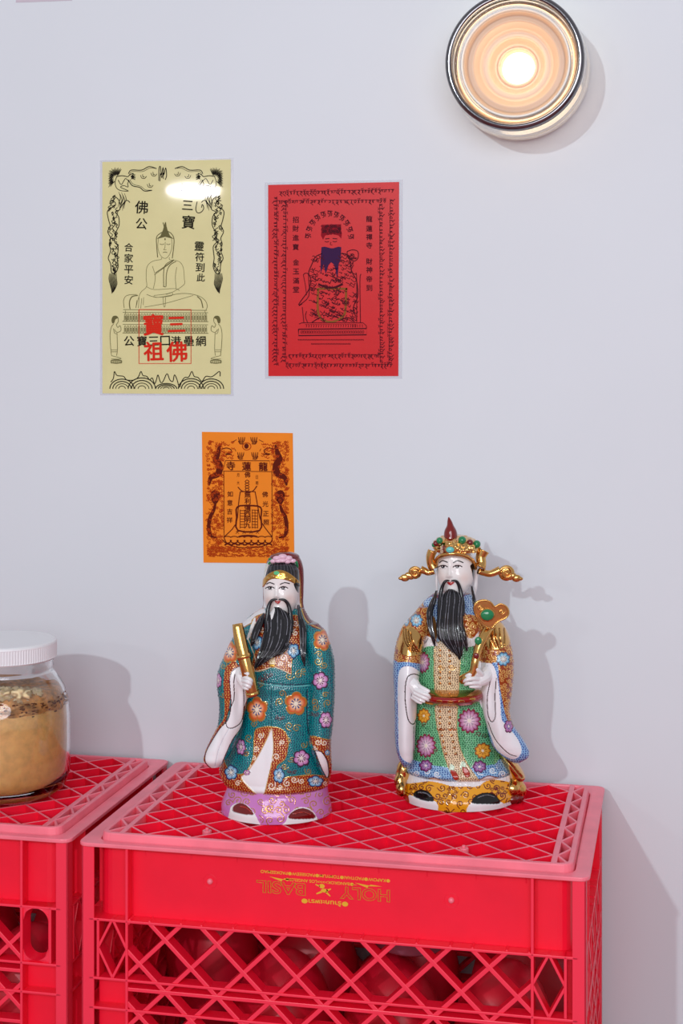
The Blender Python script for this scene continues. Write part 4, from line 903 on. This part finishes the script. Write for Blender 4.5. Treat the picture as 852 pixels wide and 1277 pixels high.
A1.balls('hood_flower', [(372,100,14,3.2,2.6,2.2),(388,88,15,4.2,2.8,2.6),(412,82,15,4.6,3,3),(436,88,14,4.0,2.8,2.8),(455,99,13,3.2,2.4,2.2),(412,98,16,4.2,2.2,2.0),(394,100,16,3.4,2,1.8),(432,103,15,3.4,2,1.8)], M_petal, remesh=.35)
A1.tube('flower_leaf', [(352,112,12),(366,96,13),(352,90,12)], [1, 1.5, .7], M_green); A1.tube('flower_leaf', [(446,104,13),(468,104,12),(476,128,9)], [.9, 1.6, .6], M_green)
def beard(seed, n=9, chin=None):
    def f(P):
        P.set(P.all, (20, 19, 25)); y0, y1 = P.Y.min(), P.Y.max(); x = P.X; t = (P.Y-y0)/(y1-y0)
        lo = np.array([x[np.abs(P.Y-yy) < 6].min() if (np.abs(P.Y-yy) < 6).any() else 0 for yy in np.linspace(y0, y1, 60)]); hi = np.array([x[np.abs(P.Y-yy) < 6].max() if (np.abs(P.Y-yy) < 6).any() else 1 for yy in np.linspace(y0, y1, 60)])
        T = np.linspace(0, 1, 60); u = (x-np.interp(t, T, lo))/np.maximum(1, np.interp(t, T, hi)-np.interp(t, T, lo))
        s_ = np.sin(u*n*2*PI+np.sin(t*5+seed)*1.1); P.h = .45*s_
        k = (s_ > .86) & (np.sin(u*37+seed*3+t*4) > -.2); P.c[k] = (128, 128, 138)
        if chin: P.poly(chin, (238, 236, 236), 0, 0)
    return f
A1.loft('beard', [(292,377,396,2,3,23),(312,362,426,4,5,24),(335,341,450,5,7,26),(390,334,453,6,9,32),(440,322,440,6,9,38),(480,311,408,6,8,42),(510,301,362,5,6,44),(535,296,322,3,4,45),(549,294,299,1,2,45)], beard(1, 9, [(360,285),(378,296),(376,318),(366,345),(360,320)]), res=2.4)
A1.loft('beard_tail', [(440,395,446,4,6,38),(470,372,432,4,6,41),(495,352,398,3,4,43),(507,346,362,1,2,43)], beard(3, 5), res=2.4)
A1.tube('moustache', [(390,260,27),(368,264,26),(353,290,26),(345,345,29),(340,390,34)], [.5, 1.5, 2.0, 2.2, 1.2], M_hair); A1.tube('moustache', [(394,260,27),(420,264,26),(438,290,25),(447,345,28),(450,400,34)], [.5, 1.5, 2.0, 2.2, 1.2], M_hair)
A1.loft('hair_lock', [(284,474,482,2,3,14),(330,476,496,3,4,25),(380,479,513,3,5,31),(440,482,514,3,5,36),(500,490,510,3,4,40),(540,501,505,1,2,41)], beard(2, 3), res=2.2)
A1.loft('hair_lock', [(318,328,338,2,3,20),(350,305,336,3,4,27),(400,284,318,3,5,33),(435,279,300,3,4,37),(455,279,284,1,2,38)], beard(4, 3), res=2.2)
A1.tube('gold_tablet', [(222,362,50),(232,420,52),(250,500,56),(272,590,58),(286,652,56)], [5.2, 6.4, 6.6, 6.9, 6.6], M_gold, 8, 3)
A1.tube('tablet_band', [(248,490,56),(253,508,56.5)], [7.6, 7.6], M_gold, 8, 2); A1.tube('tablet_end', [(284,645,56.2),(288,662,56)], [7.2, 7.2], M_gold, 8, 2)
A1.hand('hand', ([(232,560,46),(240,585,52),(252,612,56)], [5, 6, 5]),
    [([(246,588,58),(262,590,65),(278,598,66),(282,606,62)], [2.1, 2, 1.9, 1.6]), ([(246,602,59),(262,605,66),(276,612,66),(281,618,62)], [2.1, 2, 1.9, 1.5]), ([(246,616,58),(260,620,65),(272,626,65),(276,630,61)], [2, 1.9, 1.8, 1.4]), ([(244,628,56),(256,632,62),(266,636,62)], [1.8, 1.7, 1.3])],
    ([(236,572,54),(250,566,60),(266,572,64)], [2.4, 2.2, 1.7]))

# ------------------------------------------------------------------ figurine with the winged hat
r2 = thing('porcelain_figurine', pt(577, 993.9, 1.60), 'porcelain robed figurine with winged gold official hat and long black beard, on red crate', 'figurine')
r2.location.z = .0068
A2 = Fig(3.191, 470, 630, 1.60, r2)
GLD = (226, 176, 104)
def scrollwork(P, pts, seed, col=(150, 60, 14), ink=(240, 190, 110), n=4):
    I = P.poly(pts, col, 0, 0, n); P.curls(I, 21, 9, ink, 2.8, .35, seed); return I
def robe2(P):
    P.set(P.all, (150, 60, 14)); P.curls(P.box(0, 380, 702, 640), 22, 9.5, (236, 180, 96), 2.8, .35, 5)
    I = P.box(0, 620, 702, 1200); P.set(I, (238, 237, 241), 0, 0)
    # green dotted front
    gr = [(150,560),(235,545),(330,545),(385,560),(384,700),(415,800),(440,860),(470,960),(490,1045),(150,1045),(148,860),(150,760)]
    I = P.poly(gr, (112, 190, 138), 0, .2, 2); P.dots(I, 10, 2.8, (10, 84, 56), 0, .4)
    g = P.mask(I)
    for x, y, r, a, d in [(190,700,12,0,1),(200,590,10,2,-1),(350,600,12,1,1),(340,640,12,4,-1),(180,880,12,3,1),(205,890,10,0,-1),(350,950,12,2,1),(335,930,11,5,-1),(370,990,12,1,-1),(430,915,12,0,1),(160,1000,10,2,1),(345,820,10,3,1),(460,1000,10,1,1)]: P.curl(x, y, r, (60, 140, 90), 3, 0, a, d, keep=g)
    for x, y in [(405,912),(430,918),(215,985),(235,975),(190,870)]: P.curl(x, y, 11, (90, 30, 30), 3, 0, x, 1, tail=False, keep=g)
    # blue hem
    bl = [(100,1010),(150,1015),(200,1030),(260,1040),(330,1050),(400,1040),(470,1030),(490,1010),(560,1020),(580,1075),(540,1098),(500,1092),(455,1078),(430,1082),(400,1100),(350,1120),(300,1112),(255,1095),(225,1085),(190,1096),(150,1100),(110,1090)]
    I = P.poly(bl, (150, 196, 232), 0, .3, 3); P.dots(I, 10, 3.0, (22, 74, 150), 0, .45); k = P.mask(I)
    for x, y in [(160,1070),(200,1060),(240,1070),(410,1060),(460,1055),(500,1070)]: P.curl(x, y, 12, (236, 244, 250), 4, 0, x, 1, keep=k)
    P.line([(110,1090),(150,1100),(190,1096),(225,1085),(255,1095),(300,1112)], 3.2, (120, 36, 30)); P.line([(400,1100),(430,1082),(455,1078),(500,1092),(540,1098)], 3.2, (120, 36, 30))
    # cream panel with studs, swinging to the right at the foot
    cr = [(235,545),(325,545),(328,700),(322,800),(318,880),(330,960),(360,1030),(395,1080),(430,1130),(380,1160),(335,1110),(300,1075),(270,1000),(250,920),(235,850),(232,760),(228,650)]
    I = P.poly(cr, (238, 214, 174), 0, .8, 3, (3, (222, 190, 120), .5)); P.dots(I, 9.5, 2.6, (84, 46, 26), 0, .9)
    for y in list(range(575, 720, 22))+list(range(795, 1000, 24)):
        s_ = max(0, y-880)*.22
        for x in (252+s_, 290+s_): P.ell(x, y, 5.5, 5.5, (190, 120, 50), .9, 1.6); P.ell(x-1, y-1, 2, 2, (250, 220, 160), .5, 1.8)
    for x in (256, 300): P.curl(x, 645, 13, (232, 190, 120), 4, .6, 0, 1, tail=False); P.line([(x-16, 890), (x-6, 896), (x, 888), (x+6, 896), (x+16, 890)], 4.5, (170, 90, 40), .8)
    for x, y in ((308, 1074), (352, 1062)):
        P.poly([(x-14, y-44), (x+2, y-34), (x-6, y-12), (x-20, y-18)], (206, 232, 206), 0, 1.6); P.poly([(x-14, y-22), (x+8, y-14), (x+18, y+10), (x+8, y+20), (x-4, y+10)], (172, 44, 24), 0, 2.2)
    for x, y, rx, ry in [(183,625,28,42),(368,858,44,48),(197,957,38,46)]: P.flower(x, y, rx, ry, 13, (176, 110, 158), (240, 214, 230), edge=(128, 34, 60), core=(170, 150, 170), rot=x)
    for x, y, rx, ry in [(188,838,25,29),(421,977,32,31)]: P.flower(x, y, rx, ry, 9, (232, 158, 40), (244, 190, 70), edge=(150, 84, 20), core=(190, 110, 30), rot=x)
    for x, y, rx, ry in [(196,1036,26,24),(408,1040,28,24)]: P.flower(x, y, rx, ry, 7, (130, 60, 130), (210, 180, 220), edge=(80, 20, 60), core=(30, 40, 120), rot=x)
    # collar and chest
    P.poly([(205,370),(240,368),(262,430),(270,500),(240,545),(226,470),(200,420),(186,390)], (174, 210, 238), 0, .3)
    P.poly([(350,360),(395,362),(400,420),(392,440),(352,430),(340,400)], (174, 210, 238), 0, .3)
    P.dots(P.inside([(186,368),(262,368),(262,470),(226,470)]), 9.5, 2.9, (34, 76, 170), 0, .4); P.dots(P.inside([(340,360),(400,360),(400,445),(345,432)]), 9.5, 2.9, (34, 76, 170), 0, .4)
    scrollwork(P, [(345,440),(392,440),(410,470),(405,520),(370,530),(348,500)], 4, (160, 66, 14), (244, 200, 120))
    P.poly([(200,440),(232,450),(238,530),(212,520)], (206, 150, 84), .6, .2)
    P.poly([(168,530),(200,520),(238,545),(240,560),(200,562),(165,580)], (240, 238, 240)); P.poly([(335,520),(380,530),(410,500),(414,545),(385,560),(345,562)], (240, 238, 240))
    P.line([(168,545),(190,550),(205,530)], 3, (40, 30, 30))
def sleeve2(P):
    P.set(P.all, (150, 60, 14)); P.curls(P.box(0, 380, 702, 1060), 22, 9.5, (240, 188, 104), 2.8, .35, 8)
    # left
    I = P.poly([(60,640),(85,625),(150,628),(185,660),(180,860),(165,1060),(60,1060),(50,900)], (142, 190, 232), 0, .3, 2); P.dots(I, 9.5, 2.9, (24, 56, 156), 0, .45)
    P.poly([(90,660),(120,640),(160,655),(190,700),(185,860),(160,960),(150,1022),(128,1025),(100,1005),(88,960),(86,850),(84,740)], (240, 239, 244), 0, .1, 3)
    P.line([(190,690),(150,672),(120,690),(112,760),(124,850),(146,872),(158,850)], 4, (40, 24, 24), 0, -.3); P.line([(148,880),(146,1015)], 3.4, (60, 34, 34), 0, -.4)
    P.poly([(110,475),(135,480),(175,520),(170,590),(120,600),(86,575),(92,520)], GLD, 1, .9)
    for k_ in range(4): P.line([(108+k_*9, 488+k_*6), (112+k_*10, 540+k_*2), (140+k_*9, 585)], 5, (150, 94, 34), 1, -.6)
    # right
    I = P.poly([(440,640),(480,625),(486,700),(500,780),(520,860),(560,890),(620,950),(620,1060),(500,1060),(470,1000),(430,860),(400,660)], (142, 190, 232), 0, .3, 2); P.dots(I, 9.5, 2.9, (24, 56, 156), 0, .45)
    P.poly([(385,640),(440,628),(466,640),(482,700),(492,790),(496,850),(520,880),(560,930),(576,975),(560,1005),(530,1008),(480,975),(455,920),(430,860),(405,780)], (240, 239, 244), 0, .1, 3)
    P.line([(440,640),(450,700),(440,760),(442,830),(456,862),(472,840),(470,760),(476,690)], 3.6, (60, 34, 34), 0, -.3); P.line([(442,862),(470,930),(520,985),(556,1000)], 3.4, (60, 34, 34), 0, -.3)
    P.poly([(440,470),(500,470),(528,520),(522,555),(480,575),(440,560)], GLD, 1, .9)
    for k_ in range(4): P.line([(450+k_*18, 490), (455+k_*17, 530), (475+k_*10, 565)], 5, (150, 94, 34), 1, -.6)
    for x, y, rx, ry in [(158,458,24,26),(503,612,27,28),(120,462,10,20)]: P.flower(x, y, rx, ry, 8, (110, 176, 212), (206, 232, 242), edge=(60, 90, 120), core=(200, 130, 60), rot=x)
    P.flower(524, 880, 18, 26, 6, (170, 90, 150), (200, 160, 210), edge=(90, 30, 70), rot=1)
    P.line([(150,390),(110,450),(90,500)], 3, (214, 160, 80), .8)
def base2(P):
    P.set(P.all, (236, 164, 32)); I = P.box(100, 1060, 600, 1230); P.curls(I, 38, 13, (116, 34, 16), 4.0, 0, 12)
    for x in (300, 470, 495, 150): 
        for a in range(5): P.curl(x+15*math.cos(a*1.26), 1140+13*math.sin(a*1.26), 8, (116, 34, 16), 3.2, 0, a, 1, tail=False)
    P.poly([(90,1040),(600,1040),(560,1112),(520,1100),(470,1092),(430,1100),(405,1118),(350,1120),(300,1118),(250,1105),(210,1098),(160,1104),(110,1102)], (238, 236, 240))
    P.poly([(128,1155),(150,1160),(235,1180),(238,1225),(190,1222),(120,1200)], (242, 241, 244), 0, .2); P.poly([(366,1230),(376,1185),(440,1182),(500,1184),(500,1230)], (242, 241, 244), 0, .2)
    P.poly([(104,1150),(126,1158),(128,1200),(100,1190)], (170, 70, 20))
    P.poly([(144,1158),(150,1140),(178,1132),(210,1145),(226,1178),(180,1174)], (14, 12, 14), 0, -1.4); P.poly([(382,1186),(392,1160),(430,1145),(470,1152),(494,1186),(440,1190)], (14, 12, 14), 0, -1.4)
    P.line([(164,1144),(192,1146),(212,1160)], 3, (120, 122, 130)); P.line([(405,1164),(440,1154),(470,1162)], 3, (120, 122, 130))
    P.poly([(500,1190),(580,1180),(580,1235),(500,1230)], (238, 236, 240)); P.line([(240,1222),(310,1232),(370,1228)], 5, (240, 236, 236))
A2.loft('base', [(1020,128,548,38,34),(1060,116,552,44,38),(1100,108,556,50,42),(1135,102,560,54,44),(1161,106,556,53,44)], base2, bumps=[(300,1160,30,70,2.0)])
A2.loft('robe', [(352,225,372,12,12),(372,200,385,19,16),(392,180,408,25,20),(430,158,470,31,24),(480,122,498,35,27),(540,104,515,38,30),(600,105,520,40,31),(700,110,510,41,33),(800,114,488,43,34),(900,118,484,45,36),(980,116,506,47,38),(1020,109,532,49,39),(1040,108,545,49,39),(1052,112,545,45,36)], robe2,
    bumps=[(280,860,44,300,1.5),(200,950,20,120,1.4),(400,960,24,120,1.5),(345,960,14,120,-1)])
A2.loft('left_sleeve', [(405,168,205,6,10,18),(430,148,214,14,14,20),(480,105,206,18,16,24),(540,80,192,20,18,28),(600,69,178,22,18,31),(660,66,172,22,18,33),(740,70,164,20,18,34),(830,72,158,18,16,34),(920,73,152,16,14,34),(980,80,148,14,12,34),(1020,95,140,10,10,33),(1038,106,126,5,5,31)], sleeve2,
    bumps=[(150,780,14,80,-3.5),(125,700,20,40,1.5),(110,930,16,70,1.4),(140,540,26,30,2)])
A2.loft('right_sleeve', [(405,395,430,6,10,18),(430,392,462,14,14,20),(480,398,505,18,16,24),(540,405,530,20,18,28),(600,410,543,22,18,30),(660,410,545,22,18,32),(740,412,538,20,18,34),(830,424,530,18,16,36),(880,438,546,16,14,37),(920,448,573,15,14,37),(960,463,597,14,13,37),(985,485,606,12,12,37),(1005,512,598,9,9,36),(1022,540,572,4,4,35)], sleeve2,
    bumps=[(458,770,14,80,-3),(490,930,18,60,2),(480,520,30,30,2.5)])
A2.balls('gold_drape', [(105,1060,10,7,8,12),(92,1100,14,6,7,9),(98,1130,18,6,8,8),(100,1085,6,7,8,16)], M_gold, remesh=1.0)
A2.loft('gold_drape', [(940,470,486,4,6,18),(965,474,508,9,10,18),(1000,486,540,14,12,18),(1030,500,566,16,14,18),(1060,520,584,16,14,18),(1082,530,590,14,13,18),(1094,540,584,8,8,18)], lambda P: (P.set(P.all, GLD, 1), P.line([(490,960),(520,1010),(560,1060),(580,1084)], 9, (170, 60, 24), 1, -1.5)), res=1.5, bumps=[(530,1020,14,60,3)])
A2.balls('gold_foot_ornament', [(545,1105,17,10,11,9),(562,1132,17,9,9,9),(540,1128,24,8,8,8)], M_gold, remesh=1.0)
A2.balls('red_foot_ornament', [(556,1162,18,8,8,7.0),(538,1168,24,7,7,5.5)], M_maroon, remesh=.8)
def belt(P):
    P.set(P.all, (206, 146, 66), 1); k = (P.t > .22) & (P.t < .84); P.c[k] = (150, 14, 14); P.m[k] = 0
    for i in range(5): P.ell(205+i*44, 784-22*((205+i*44-293)/115)**2, 12, 6, (214, 156, 78), 1, .5)
A2.loft('belt', [(731,181,405,21,4,36),(734,176,410,24,4,36),(776,176,410,24,4,36),(780,180,406,22,4,36)], belt, res=3, minv=30)
A2.hand('right_hand', ([(118,690,44),(145,715,50),(165,745,54)], [6.5, 7.2, 5.6]),
    [([(155,735,57),(180,748,62),(202,756,64),(210,765,62)], [2.4, 2.2, 2, 1.6]), ([(152,748,57),(178,762,62),(196,770,63),(204,776,61)], [2.3, 2.1, 1.9, 1.5]), ([(148,758,55),(172,774,60),(188,781,61)], [2.2, 2, 1.5]), ([(144,766,53),(162,780,58),(176,787,59)], [2, 1.8, 1.4])],
    ([(160,716,54),(184,730,60),(206,740,62)], [2.6, 2.4, 1.8]))
A2.hand('left_hand', ([(440,665,46),(425,685,52),(402,700,57)], [7, 7.6, 6]),
    [([(410,680,58),(388,672,64),(366,676,66),(352,684,63)], [2.4, 2.2, 2, 1.6]), ([(406,694,60),(384,690,66),(360,694,67),(346,701,63)], [2.4, 2.2, 2, 1.6]), ([(406,708,60),(384,708,65),(362,710,65),(352,714,62)], [2.3, 2.1, 1.9, 1.5]), ([(410,720,58),(390,722,62),(372,722,62)], [2.1, 1.9, 1.4])],
    ([(416,672,60),(400,655,65),(384,648,66)], [2.6, 2.3, 1.8]))
def head2(P):
    P.set(P.all, (242, 239, 238))
    for x, y in ((262, 292), (350, 288)):
        d = ((P.X-x)/24)**2+((P.Y-y)/24)**2; P.c += (np.array((238, 212, 202))-P.c)*(.5*np.exp(-d))[:, None]
    P.poly([(372,240),(392,235),(392,300),(384,296),(378,262)], (24, 22, 26)); P.poly([(236,250),(244,246),(242,280),(236,290)], (60, 56, 60))
    P.line([(250,229),(262,221),(281,227)], 4.4, (28, 24, 28)); P.line([(305,229),(322,221),(343,228)], 4.4, (28, 24, 28))
    for x in (263, 321):
        P.ell(x, 246, 13, 4.5, (246, 245, 247)); P.ell(x, 245, 8, 5.4, (6, 5, 8)); P.line([(x-17, 246), (x-6, 240), (x+8, 240), (x+18, 245)], 4.0, (26, 22, 26)); P.line([(x-11, 252), (x+10, 252)], 1.5, (130, 108, 112)); P.ell(x-2, 244, 1.8, 1.8, (240, 240, 244))
    P.poly([(279,308),(286,304),(292,307),(298,304),(309,307),(294,319)], (200, 36, 40), 0, .6, 2); P.line([(278,308),(293,311),(310,307)], 1.6, (130, 14, 22))
A2.loft('head', [(168,262,350,12,14,6),(190,246,372,16,18,6),(215,240,386,18,20,6),(250,239,389,18,20,6),(285,242,386,18,19,6),(315,250,376,17,18,6),(342,263,358,15,15,6),(362,280,340,11,13,6),(385,284,345,9,12,4),(400,284,345,9,12,4)], head2, res=2.8,
    bumps=[(288,276,9,13,2.9),(288,252,6,18,1.3),(280,283,5,5,.6),(297,283,5,5,.6),(263,245,13,8,-.8),(321,245,14,8,-.8),(262,284,17,15,.8),(330,282,20,16,.8),(293,311,13,6,.8),(295,336,16,10,1.1)])
A2.loft('ear', [(236,384,392,2,4,2),(258,382,402,3,5,2),(300,384,402,3,5,2),(335,383,399,3,4,2),(366,380,390,2,3,2)], None, (240, 238, 240), res=2)
A2.loft('ear', [(262,236,242,2,4,4),(300,233,243,3,5,4),(340,236,244,2,4,4)], None, (240, 238, 240), res=2)
A2.loft('beard', [(334,286,302,2,3,24),(345,272,322,4,6,25),(362,252,342,5,8,27),(400,246,344,6,9,32),(450,241,343,6,9,38),(500,238,348,6,9,42),(535,248,352,6,8,44),(560,272,348,5,7,45),(585,300,343,4,5,46),(604,322,336,2,3,46),(614,328,331,1,1,46)], beard(5, 10, None), res=2.4)
A2.loft('beard_tail', [(470,318,346,4,5,40),(520,330,358,4,5,44),(555,344,364,3,4,45),(580,357,362,1,2,45)], beard(6, 4), res=2.2)
A2.tube('moustache', [(290,300,28),(272,304,28),(258,335,27),(250,390,31),(244,440,37)], [.5, 1.5, 2.0, 2.2, 1.2], M_hair); A2.tube('moustache', [(296,300,28),(318,304,27),(332,335,26),(342,390,30),(345,440,36)], [.5, 1.5, 2.0, 2.2, 1.2], M_hair)
A2.loft('hair_lock', [(340,234,242,2,3,16),(380,215,236,3,4,26),(430,199,224,3,5,33),(480,202,226,3,5,38),(525,216,234,3,4,41),(562,229,235,1,2,42)], beard(7, 3), res=2.2)
A2.loft('hair_lock', [(322,376,382,2,3,14),(355,377,392,3,4,22),(385,380,398,3,4,28),(402,388,398,1,2,30)], beard(8, 2), res=2.2)
def hat(P):
    P.set(P.all, GLD, 1); P.h = .5*np.sin(P.X*.21)*np.sin(P.Y*.25)
    for x, y, a in [(250,165,0),(325,160,2),(350,175,4),(380,165,1),(262,185,3),(300,160,5),(395,190,2),(340,188,0),(235,190,1)]: P.curl(x, y, 13, (244, 200, 124), 5, 1, a, 1, tail=False); 
    P.h = np.where(P.h > .25, 1.3, P.h)
    P.poly([(262,168),(272,160),(278,190),(268,192)], (120, 40, 24)); P.poly([(252,205),(258,160),(264,162),(262,205)], (206, 180, 160))
H = A2.loft('hat', [(120,268,350,6,10,5),(130,242,382,16,18,6),(148,228,402,22,22,6),(168,225,410,24,23,6),(182,228,408,23,21,6)], hat, res=2.6)
A2.tube('hat_band', [(234,246,10),(240,214,18),(262,200,27),(300,193,31),(345,200,28),(380,220,20),(394,252,10)], 2.0, M_gold, parent=H)
A2.tube('hat_roll', [(222,182,12),(214,205,12),(216,232,12),(226,250,12)], [5.0, 4.6, 4.4, 5.2], M_gold); A2.tube('hat_roll', [(424,180,12),(414,205,13),(416,230,14),(410,246,15)], [6.6, 5.2, 5.2, 6.6], M_gold)
A2.loft('hat_finial', [(48,284,289,1,1,10),(62,281,298,3,3,10),(80,279,306,5,5,10),(100,270,317,7,7,10),(122,267,321,8,8,10),(140,270,319,8,8,10),(150,280,310,5,5,10)], None, (122, 22, 18), res=2.4)
for nm, m_, L in (('green_bead', M_green, [(250,141,24,11),(340,139,25,13),(398,155,18,13),(228,158,20,8)]), ('red_bead', M_maroon, [(236,152,22,10),(371,149,23,11)])):
    for x, y, t, r in L: A2.balls(nm, [(x, y, t, r*.31, r*.31, r*.31)], m_)
A2.balls('turquoise_jewel', [(292,178,33,4.2,1.8,3.2)], M_turq); A2.balls('jewel_setting', [(292,178,31.5,5.6,1.8,4.4)], M_gold)
for sg, arm, cx, cy, r, tip in ((-1, [(228,262,10),(205,268,9),(192,262,8),(175,256,8)], 152, 268, 24, (112, 289)), (1, [(405,262,14),(430,270,12),(455,272,11),(490,258,10)], 516, 270, 29, (556, 291))):
    wt = 8 if sg < 0 else 10
    b = A2.tube('hat_wing', arm, [3.4, 3.2, 3.6, 4.2], M_gold)
    A2.balls('wing_scroll', [(cx, cy, wt, r*.29, 2.6, r*.28), (cx+sg*16, cy+14, wt, 4.6, 2.4, 3.8)], M_gold, parent=b)
    A2.tube('wing_coil', [(cx+sg*-1*(r-3)*(1-t*.9)*math.cos(t*11+.4), cy-(r-3)*(1-t*.9)*math.sin(t*11+.4), wt+2.9) for t in np.linspace(0, 1, 26)], [1.2]*26, M_gold, 8, 2, parent=b)
    A2.balls('wing_tip', [(tip[0], tip[1], wt, 5.0, 2.2, 3.8), (tip[0]+sg*14, tip[1]+2, wt, 3.2, 1.5, 1.9), (cx+sg*26, (cy+tip[1])/2+2, wt, 4, 2.2, 3.8)], M_gold, parent=b)
A2.tube('sceptre_stem', [(446,486,50),(424,525,56),(404,570,60),(392,620,64),(382,665,64),(352,690,61),(338,694,58)], [5.0, 4.6, 4.2, 3.8, 3.8, 5.0, 4.2], M_gold, 14, 5)
b = MB(); TR = smooth([(455,494),(425,482),(400,455),(386,428),(384,400),(400,380),(430,374),(455,385),(470,402),(495,390),(520,403),(529,428),(518,450),(492,462),(474,476)], 4, True)
b.prism([tuple(p) for p in TR], 57, 60.5, lambda x, y, e: A2.P(x, y, e)); sh = b.build('sceptre_head', M_gold, r2, bv=.0014)
A2.tube('lobe_rim', [tuple((p-np.array((455, 430)))*.93+np.array((455, 430)))+(60.8,) for p in TR+[TR[0]]], .9, M_gold, 8, 1, parent=sh)
for x, y in ((412, 408), (498, 424)): A2.tube('lobe_curl', [(x+13*(1-t*.8)*math.cos(t*8), y+11*(1-t*.8)*math.sin(t*8), 61) for t in np.linspace(0, 1, 18)], .8, M_gold, 8, 1, parent=sh)
A2.balls('green_cabochon', [(440,437,63,6.6,2.6,5.6)], M_green, parent=sh); A2.balls('cabochon_setting', [(440,437,62,7.8,2.0,6.8)], M_gold, parent=sh)
A2.balls('stem_jewel', [(404,540,64,3.6,1.6,4.0)], M_green); A2.balls('stem_jewel', [(396,600,67,2.8,1.4,3.2)], M_maroon)
